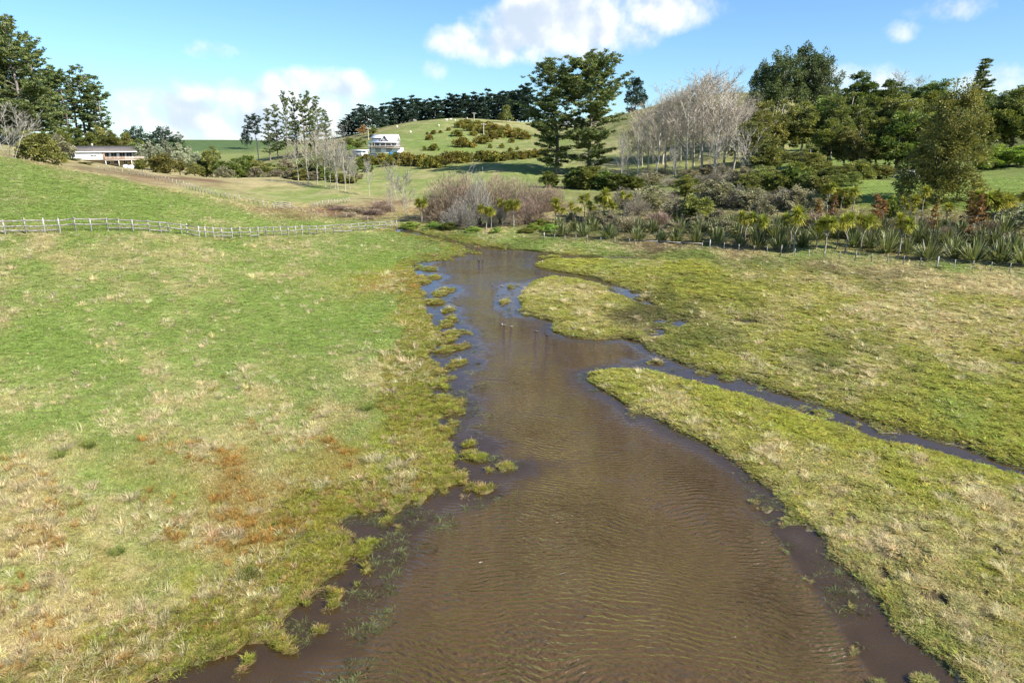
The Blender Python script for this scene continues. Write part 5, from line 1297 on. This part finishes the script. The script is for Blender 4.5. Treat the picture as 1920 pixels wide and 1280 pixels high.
rails("rail_gate", [(518, 392), (533, 392), (548, 393)], "small grey wooden rail gate between the two batten fences", (1.1, .75, .4), 1.25, "gate")
rails("rail_barrier", [(1190, 460), (1232, 462), (1275, 464), (1316, 466)], "low weathered rail barrier in front of the flax", (.62,), .72)

# ------------------------------------------------------------------ houses
M_WHITE = plain_mat("white_paint", (.80, .80, .78), .6, .04)
M_ROOFB = plain_mat("brown_roof", (.135, .118, .105), .7, .15, .8)
M_ROOFW = plain_mat("white_roof", (.82, .83, .83), .45, .03)
M_SHING = plain_mat("grey_shingle", (.20, .195, .185), .8, .2, 3)
M_GLASS = plain_mat("window_glass", (.03, .04, .05), .12, .1, 1, spec=.6)
M_WOOD = plain_mat("orange_timber", (.34, .21, .12), .7, .2, 3)
M_DECK = plain_mat("pale_timber", (.50, .42, .34), .7, .15, 3)
M_SHADED_TAN = plain_mat("tan_wall", (.42, .33, .22), .8, .1)  # tan with the shade of end wall and lower storey in its colour
M_CONC = plain_mat("grey_concrete", (.34, .34, .33), .85, .1)
def bx(parent, name, c, s, m, tint=.5):
    mb = MB(); mb.box(c, s, 0, tint); return mb.build(name, m, parent)
def window(parent, c, w, h, m=M_WHITE, bars=1):
    """front-facing window: frame proud of the wall, pane recessed in it"""
    mb = MB(); t = .09
    for sx in (-1, 1): mb.box((c[0] + sx * (w / 2 - t / 2), c[1] - .04, c[2]), (t, .12, h))
    for sz in (-1, 1): mb.box((c[0], c[1] - .04, c[2] + sz * (h / 2 - t / 2)), (w - 2 * t, .118, t))
    for k in range(1, bars + 1): mb.box((c[0] - w / 2 + w * k / (bars + 1), c[1] - .04, c[2]), (t * .7, .10, h - 2 * t))
    o = mb.build("window", m, parent)
    bx(o, "pane", (c[0], c[1] - .02, c[2]), (w - .12, .06, h - .12), M_GLASS)
    return o
def slab(parent, name, quad, th, m):
    q = np.array(quad, float); n = np.cross(q[1] - q[0], q[2] - q[0]); n /= np.linalg.norm(n)
    mb = MB(); mb.add(np.concatenate([q, q + n * th]), [[3, 2, 1, 0], [4, 5, 6, 7], [0, 1, 5, 4], [1, 2, 6, 5], [2, 3, 7, 6], [3, 0, 4, 7]])
    return mb.build(name, m, parent)
def prism(parent, name, tri, dy, m):
    """triangular gable of depth dy (along y)"""
    a = np.array(tri, float); mb = MB()
    mb.add(np.concatenate([a, a + [0, dy, 0]]), [[0, 1, 4, 3], [1, 2, 5, 4], [2, 0, 3, 5]]); mb.f += [np.array([[2, 1, 0]]) + mb.n - 6, np.array([[3, 4, 5]]) + mb.n - 6]; mb.m += [np.zeros(1, int)] * 2
    return mb.build(name, m, parent)
# long low house on the left
b_ = at_col(192, 236); b_[2] -= .2
H = empty("low_house", b_, math.radians(46)); tag(H, "long white two storey house with brown roof and timber deck", "house")
bx(H, "wall", (-4.6, 3.5, 3.45), (11.6, 7, 2.7), M_WHITE)
o = bx(H, "wall", (5.9, 4.2, 3.45), (9.4, 5.6, 2.7), M_WHITE)
bx(H, "lower_wall", (0, 4.6, 1.05), (20.4, 4.6, 2.1), M_SHADED_TAN)
bx(H, "wall", (-10.48, 3.5, 3.45), (.12, 7.0, 2.7), M_SHADED_TAN)  # sheet over the white end wall, shade painted in as tan
r1 = slab(H, "roof", [(-11.2, -.7, 4.72), (11.2, -.7, 4.72), (11.2, 3.6, 6.45), (-11.2, 3.6, 6.45)], .14, M_ROOFB)
slab(H, "roof", [(-11.2, 3.6, 6.45), (11.2, 3.6, 6.45), (11.2, 7.9, 4.72), (-11.2, 7.9, 4.72)], .14, M_ROOFB)
bx(r1, "fascia", (0, -.76, 4.70), (22.4, .06, .24), M_WHITE)
bx(r1, "chimney", (-1.0, 3.9, 6.9), (.5, .5, 1.0), M_CONC)
for sgn in (-1,):
    mb = MB(); mb.add([(-10.45, .0, 4.8), (-10.45, 7.0, 4.8), (-10.45, 3.6, 6.3), (-10.3, .0, 4.8), (-10.3, 7.0, 4.8), (-10.3, 3.6, 6.3)], [[0, 2, 1], [3, 4, 5]]); mb.build("gable", M_SHADED_TAN, H)
window(H, (-8.6, 0, 3.7), 2.4, 1.3); window(H, (-2.2, 0, 3.6), 2.0, .6, bars=1)
for k, x in enumerate((2.0, 4.4, 7.0, 9.2)): window(H, (x, 1.4, 3.5), 1.9, 1.9, bars=1)
for x in (-6.5, -3.5, 2.5, 5.0, 8.0): window(H, (x, 2.3, 1.15), 1.5, 1.2)
dk = bx(H, "deck", (6.8, -.1, 2.02), (12.4, 3.0, .18), M_DECK)
for i in range(42): bx(dk, "baluster", (.75 + i * .295, -1.56, 2.62), (.17, .04, .9), M_WOOD if i < 21 else M_DECK)
bx(dk, "handrail", (6.8, -1.56, 3.12), (12.4, .1, .08), M_DECK)
for x in (.8, 4.8, 8.8, 12.7): bx(dk, "deck_post", (x, -1.4, .95), (.16, .16, 1.96), M_WHITE)
bx(H, "porch_panel", (.9, -.2, 3.45), (.5, .1, 2.6), M_WOOD)
# water tanks under the deck
def tank(px, Y, r, h, label):
    g = at_col(px, Y); mb = MB()
    prof_ = [(0, -.05), (r, -.05), (r, h * .45), (r * 1.02, h * .46), (r * 1.02, h * .5), (r, h * .51), (r, h * .85), (r * .85, h), (.18, h * 1.06), (0, h * 1.06)]
    n = 16; an = np.arange(n) * 2 * math.pi / n; V = []
    for (rr_, z) in prof_: V.append(np.stack([np.cos(an) * max(rr_, .001), np.sin(an) * max(rr_, .001), np.full(n, z)], 1))
    i = np.arange(len(prof_) - 1)[:, None] * n + np.arange(n)[None]; j = np.arange(len(prof_) - 1)[:, None] * n + (np.arange(n)[None] + 1) % n
    mb.add(np.concatenate(V), np.stack([i, j, j + n, i + n], -1).reshape(-1, 4)); o = mb.build("water_tank", M_WHITE); o.location = [float(q) for q in g]
    tag(o, label, "water tank", "white tanks by the low house")
tank(236, 226, .75, 1.3, "left white water tank below the low house deck"); tank(246, 225, .95, 1.4, "right white water tank below the low house deck")
# white-roofed house on the hillside
b_ = at_col(720, 258); b_[2] += .1
H = empty("white_house", b_, math.radians(-8), (.80, .80, .80)); tag(H, "white hillside house with steep white gables and long verandah", "house")
bx(H, "base_wall", (.2, 4.5, .6), (13.4, 7.4, 3.4), M_WHITE)
bx(H, "wall", (-.2, 5.0, 3.55), (11.0, 6.4, 2.4), M_SHING)
for x in (-4.6, -3.0, -1.2, .6, 2.4, 4.2): window(H, (x, 1.8, 3.4), 1.2, 1.6)
dk = bx(H, "deck", (.5, 1.2, 2.36), (15.0, 3.0, .16), M_DECK)
for i in range(50): bx(dk, "baluster", (-6.9 + i * .302, -.25, 2.88), (.09, .05, .85), M_DECK)
bx(dk, "handrail", (.5, -.25, 3.34), (15.0, .09, .07), M_WHITE)
for x in (-6.8, -4.2, -1.6, 1.0, 3.6, 6.2): bx(dk, "verandah_post", (x, -.1, 3.55), (.14, .14, 2.2), M_WHITE)
slab(H, "verandah_roof", [(-7.3, -.5, 4.62), (6.9, -.5, 4.62), (6.9, 2.0, 4.95), (-7.3, 2.0, 4.95)], .12, M_ROOFW)
bx(H, "upper_wall", (-3.9, 4.6, 5.75), (4.6, 4.4, 1.6), M_SHING)
for x in (-5.3, -3.9, -2.5): window(H, (x, 2.4, 5.85), .95, 1.0)
slab(H, "roof", [(-6.6, 2.0, 6.6), (-1.0, 2.0, 6.6), (-1.0, 5.2, 7.9), (-6.6, 5.2, 7.9)], .12, M_ROOFW)
r1 = slab(H, "roof", [(-6.4, 1.7, 4.9), (5.6, 1.7, 4.9), (5.6, 5.2, 8.1), (-6.4, 5.2, 8.1)], .12, M_ROOFW)
slab(H, "roof", [(-6.4, 5.2, 8.1), (5.6, 5.2, 8.1), (5.6, 8.7, 4.9), (-6.4, 8.7, 4.9)], .12, M_ROOFW)
mb = MB(); mb.add([(5.3, 2.0, 4.8), (5.3, 8.4, 4.8), (5.3, 5.2, 7.75), (5.15, 2.0, 4.8), (5.15, 8.4, 4.8), (5.15, 5.2, 7.75)], [[0, 1, 2], [3, 5, 4]]); mb.build("gable", M_SHING, H)
bx(H, "wall", (4.3, 5.0, 3.6), (2.4, 6.2, 2.6), M_SHING)
g1 = prism(H, "front_gable", [(-2.0, 1.35, 4.95), (2.2, 1.35, 4.95), (.1, 1.35, 7.75)], 3.4, M_SHING)
for x in (-.5, .7): window(g1, (x, 1.35, 5.75), .8, 1.0)
slab(H, "gable_roof", [(-2.5, .9, 4.7), (.1, .9, 8.05), (.1, 5.1, 8.05), (-2.5, 5.1, 4.7)][::-1], .1, M_ROOFW)
slab(H, "gable_roof", [(2.7, .9, 4.7), (.1, .9, 8.05), (.1, 5.1, 8.05), (2.7, 5.1, 4.7)], .1, M_ROOFW)
bx(H, "garage_door", (-3.0, .78, 1.3), (2.6, .06, 1.7), M_CONC); bx(H, "garage_door", (2.2, .78, 1.3), (2.6, .06, 1.7), M_CONC)
bx(H, "stair_wall", (-7.2, 1.5, 2.4), (.3, 3.0, 4.2), M_WHITE)
# far cottage seen between the twin pines
b_ = at_col(1070, 372); b_[2] -= .3
H = empty("far_cottage", b_, 0.1); tag(H, "small far white cottage seen between the twin pines", "house")
bx(H, "wall", (0, 2.5, 1.6), (6.4, 5, 3.2), M_WHITE); window(H, (-1.6, 0, 1.9), 1.2, 1.0); window(H, (1.5, 0, 1.9), 1.2, 1.0)
slab(H, "roof", [(-3.6, -.4, 3.1), (3.6, -.4, 3.1), (3.6, 2.5, 4.4), (-3.6, 2.5, 4.4)], .12, M_CONC); slab(H, "roof", [(-3.6, 2.5, 4.4), (3.6, 2.5, 4.4), (3.6, 5.4, 3.1), (-3.6, 5.4, 3.1)], .12, M_CONC)
# low shed by the drive
b_ = at_col(674, 252)
H = empty("flat_shed", b_, -.1); tag(H, "low grey flat roofed shed left of the white house", "shed")
bx(H, "wall", (0, 1.5, 1.0), (5.0, 3.0, 2.4), M_CONC); slab(H, "roof", [(-2.8, -.4, 2.2), (2.8, -.4, 2.2), (2.8, 3.4, 2.4), (-2.8, 3.4, 2.4)], .12, M_ROOFW); bx(H, "door", (.9, -.03, .9), (1.0, .06, 1.9), M_WHITE)

# ------------------------------------------------------------------ cars by the white house
M_TYRE = plain_mat("tyre", (.03, .03, .03), .9, .1); M_RIM = plain_mat("rim", (.5, .5, .5), .3, .1, metal=.8)
def car(px, Y, rz, paint, label):
    g = at_col(px, Y); H = empty("parked_car", g, rz); tag(H, label, "car", "cars by the white house")
    pr = [(-2.15, .35), (2.15, .35), (2.2, .75), (2.0, .95), (1.05, 1.02), (.55, 1.55), (-1.5, 1.6), (-2.05, 1.05), (-2.2, .8)]
    n = len(pr); mb = MB()
    V = [(x, -.85 if z < 1.1 else -.70, z) for x, z in pr] + [(x, .85 if z < 1.1 else .70, z) for x, z in pr]
    mb.add(V, [[i, (i + 1) % n, n + (i + 1) % n, n + i] for i in range(n)])
    for sd_, rev in ((0, False), (n, True)):
        c_ = mb.n; mb.add([(0, (-.85 if sd_ == 0 else .85), .8)], np.zeros((0, 3), int))
        mb.f.append(np.array([[c_, sd_ + (i + 1) % n, sd_ + i] if not rev else [c_, sd_ + i, sd_ + (i + 1) % n] for i in range(n)])); mb.m.append(np.zeros(n, int))
    body = mb.build("body", paint, H)
    for sy in (-1, 1):
        mb = MB(); mb.add([(.95, sy * .80, 1.05), (.5, sy * .735, 1.5), (-1.4, sy * .735, 1.52), (-1.85, sy * .80, 1.08)], [[0, 1, 2, 3]]); mb.add([(.95, sy * .77, 1.05), (.5, sy * .70, 1.5), (-1.4, sy * .70, 1.52), (-1.85, sy * .77, 1.08)], [[3, 2, 1, 0]]); mb.build("side_window", M_GLASS, H)
        bx(H, "headlight", (2.12, sy * .6, .78), (.12, .3, .14), M_WHITE)
        for x in (-1.35, 1.35):
            w_ = MB(); an = np.arange(14) * 2 * math.pi / 14
            V = np.concatenate([np.stack([x + np.cos(an) * .34, np.full(14, sy * .9), .34 + np.sin(an) * .34], 1), np.stack([x + np.cos(an) * .34, np.full(14, sy * .66), .34 + np.sin(an) * .34], 1)])
            w_.add(V, [[i, (i + 1) % 14, 14 + (i + 1) % 14, 14 + i] for i in range(14)]); w_.add([(x, sy * .905, .34)], np.zeros((0, 3), int)); w_.f.append(np.array([[28, i, (i + 1) % 14] for i in range(14)])); w_.m.append(np.zeros(14, int))
            wh_ = w_.build("wheel", M_TYRE, H); r_m = MB(); r_m.add(np.concatenate([np.stack([x + np.cos(an) * .2, np.full(14, sy * .915), .34 + np.sin(an) * .2], 1), [[x, sy * .93, .34]]]), [[14, i, (i + 1) % 14] for i in range(14)]); r_m.build("rim", M_RIM, wh_)
    mb = MB(); mb.add([(1.07, -.72, 1.04), (1.07, .72, 1.04), (.58, .64, 1.53), (.58, -.64, 1.53)], [[0, 1, 2, 3]]); mb.add([(1.05, -.72, 1.02), (1.05, .72, 1.02), (.56, .64, 1.51), (.56, -.64, 1.51)], [[3, 2, 1, 0]]); mb.build("windscreen", M_GLASS, H)
car(703, 249, .2, plain_mat("dark_blue_paint", (.03, .06, .12), .25, .05, spec=.6), "dark blue car parked below the white house verandah")
car(741, 251, .5, plain_mat("blue_paint", (.05, .22, .40), .25, .05, spec=.6), "bright blue car at the right end of the white house")
car(648, 250, -.3, plain_mat("black_paint", (.03, .03, .035), .25, .05, spec=.6), "black car on the drive left of the white house")

# ------------------------------------------------------------------ power poles
def pole(px, py, top, label):
    g = on_ground(px, py); h = top_height(g, top); H = empty("power_pole", g, .2); tag(H, label, "power pole", "power poles")
    mb = MB(); mb.tube([[0, 0, -.3], [0, 0, h * .5], [0, 0, h]], [.22, .19, .16], 8, .6); mb.build("pole", B_PALE, H)
    mb = MB(); mb.box((0, -.2, h - .5), (2.4, .14, .16)); ca_ = mb.build("crossarm", B_PALE, H)
    for x in (-1.0, -.4, .4, 1.0): bx(ca_, "insulator", (x, -.2, h - .33), (.12, .12, .2), M_WHITE)
pole(907, 262, 231, "power pole among the gorse below the hill crest"); pole(485, 300, 259, "power pole in front of the far green hill"); pole(691, 262, 239, "power pole just behind the white house"); pole(889, 228, 211, "distant power pole on the hill crest")

# ------------------------------------------------------------------ sheep and ducks
def loft(mb, spine, ry, rz_, n=10, tint=.5):
    spine = np.array(spine, float); tg = np.gradient(spine, axis=0); tg /= np.linalg.norm(tg, axis=1, keepdims=True)
    sd_ = np.tile([[0, 1.0, 0]], (len(spine), 1)); up_ = np.cross(tg, sd_)
    an = np.arange(n) * 2 * math.pi / n
    V = spine[:, None] + np.cos(an)[None, :, None] * sd_[:, None] * np.array(ry)[:, None, None] + np.sin(an)[None, :, None] * up_[:, None] * np.array(rz_)[:, None, None]
    k = len(spine); i = np.arange(k - 1)[:, None] * n + np.arange(n)[None]; j = np.arange(k - 1)[:, None] * n + (np.arange(n)[None] + 1) % n
    t_ = np.repeat(np.broadcast_to(tint, (k,)), n)
    mb.add(V.reshape(-1, 3), np.stack([i, j, j + n, i + n], -1).reshape(-1, 4), t_)
M_DUCK = foliage_mat("duck_plumage", (.020, .018, .016), (.75, .70, .62), 0.0, .01, .2); M_BILL = plain_mat("bill", (.09, .08, .06), .5)
def duck_mesh(kind):
    mb = MB()
    sp = [(-.34, 0, .20), (-.30, 0, .19), (-.20, 0, .16), (-.06, 0, .14), (.08, 0, .14), (.18, 0, .17), (.235, 0, .24), (.25, 0, .31), (.26, 0, .37), (.30, 0, .405), (.345, 0, .41), (.375, 0, .405)]
    ry = [.015, .05, .105, .13, .125, .095, .055, .042, .045, .052, .042, .012]; rz_ = [.012, .03, .085, .115, .115, .095, .06, .045, .048, .055, .042, .012]
    body = {'dark': .08, 'pale': .2, 'tan': .14}[kind]; head = {'dark': .02, 'pale': .7, 'tan': .06}[kind]
    t_ = [body * .6] * 2 + [body] * 4 + [head * .9] + [head] * 5
    loft(mb, sp, ry, rz_, 10, t_)
    me = mb.mesh("duck_body", M_DUCK); me.polygons.foreach_set("use_smooth", np.ones(len(me.polygons), bool))
    bl = MB(); loft(bl, [(.37, 0, .405), (.40, 0, .40), (.435, 0, .395)], [.018, .022, .01], [.016, .01, .005], 6)
    wing = MB()
    for s_ in (-1, 1): loft(wing, [(-.24, s_ * .085, .20), (-.12, s_ * .12, .19), (.02, s_ * .125, .185), (.10, s_ * .10, .17)], [.008, .022, .022, .008], [.015, .06, .06, .02], 6, {'dark': .12, 'pale': .12, 'tan': .22}[kind])
    return [("body", me), ("bill", bl.mesh("duck_bill", M_BILL)), ("wings", wing.mesh("duck_wings", M_DUCK))]
DK = {k: duck_mesh(k) for k in ('dark', 'pale', 'tan')}
for (px, py, kind, rz, land, lab) in [
        (898, 489, 'dark', 2.8, 0, "left of two far ducks swimming near the head of the water"), (905, 488, 'dark', .3, 0, "right of two far ducks swimming near the head of the water"),
        (924, 535, 'tan', 1.2, 0, "left duck swimming level with the small sedge islet"), (941, 537, 'tan', .4, 0, "right duck swimming beside the small sedge islet"),
        (945, 611, 'pale', 2.9, 0, "leftmost duck of the line swimming before the spit"), (959, 613, 'tan', .5, 0, "second duck from the left swimming before the spit"),
        (1006, 622, 'dark', .2, 0, "black duck swimming third from the left before the spit"), (1025, 629, 'dark', 2.6, 0, "black duck swimming closest to the grassy spit"),
        (1075, 619, 'tan', 2.9, 1, "brown duck resting on the end of the grassy spit"), (1071, 632, 'pale', .3, 0, "pale duck at the water edge under the grassy spit"),
        (1265, 494, 'pale', .4, 1, "white headed shelduck standing on the far right flat"), (1305, 496, 'dark', 2.8, 1, "dark headed shelduck standing on the far right flat"), (1016, 494, 'pale', 1.0, 1, "pale bird on the tip of the far flat")]:
    g = on_ground(px, py) if land else on_plane(px, py, 0.0)
    if land: g[2] = float(height(np.array([g[0]]), np.array([g[1]]))[0]) + .06
    else: g[2] = -.03
    place(DK[kind], "duck", g, rz, (.52,) * 3, lab, "duck", "ducks")
M_WOOL = plain_mat("wool", (.74, .70, .60), .95, .08, 8); M_FACE = plain_mat("sheep_face", (.60, .54, .45), .9)
sb = MB()
loft(sb, [(-.62, 0, .72), (-.55, 0, .72), (-.35, 0, .70), (0, 0, .69), (.3, 0, .72), (.45, 0, .78), (.58, 0, .90), (.66, 0, .98), (.78, 0, .97), (.90, 0, .90), (.93, 0, .89)], [.05, .20, .27, .29, .26, .20, .12, .105, .10, .07, .02], [.05, .22, .29, .31, .28, .22, .14, .115, .11, .07, .02], 10)
for (x, y) in ((-.38, -.15), (-.38, .15), (.32, -.14), (.32, .14)): sb.tube([[x, y, .5], [x + .02, y, .28], [x, y, 0]], [.075, .05, .045], 6, .4)
SHEEP = [("body", sb.mesh("sheep_body", M_WOOL))]
sh_sp = [(770, 250), (823, 238), (845, 226), (854, 228), (838, 227), (745, 240), (876, 224)]
for (px, py), lab in zip(sorted(sh_sp), row_labels("white sheep grazing on the hill behind the white house", len(sh_sp), "")):
    g = on_ground(px, py); place(SHEEP, "sheep", g, RNG.uniform(0, 6.28), (1.0,) * 3, lab, "sheep", "sheep on the hill")
# fallen pale limbs at the edge of the right wood
g = at_col(1700, 137); H = MB(); rs = RS(8)
for k in range(11):
    a = rs.uniform(0, 6.28); L = rs.uniform(1.8, 4.2); x0 = rs.uniform(-2.8, 2.8)
    H.tube([[x0, rs.uniform(-1, 1), rs.uniform(0, .8)], [x0 + L * .4 * math.cos(a), L * .2 * math.sin(a), rs.uniform(1.2, 2.6)], [x0 + L * .8 * math.cos(a), L * .5 * math.sin(a), rs.uniform(.6, 2.2)], [x0 + L * 1.1 * math.cos(a), L * .7 * math.sin(a), rs.uniform(0, 1.2)]], [.10, .08, .06, .03], 5, .4)
o = H.build("fallen_tree", B_DEAD); o.location = [float(q) for q in g]; tag(o, "tangle of pale fallen dead limbs at the edge of the wood", "fallen tree")
for o in bpy.data.objects:
    if o.parent is None and "label" in o and "kind" not in o:
        n_ = len(o["label"].split())
        if not 4 <= n_ <= 16: print("LABEL LENGTH", n_, o["label"])
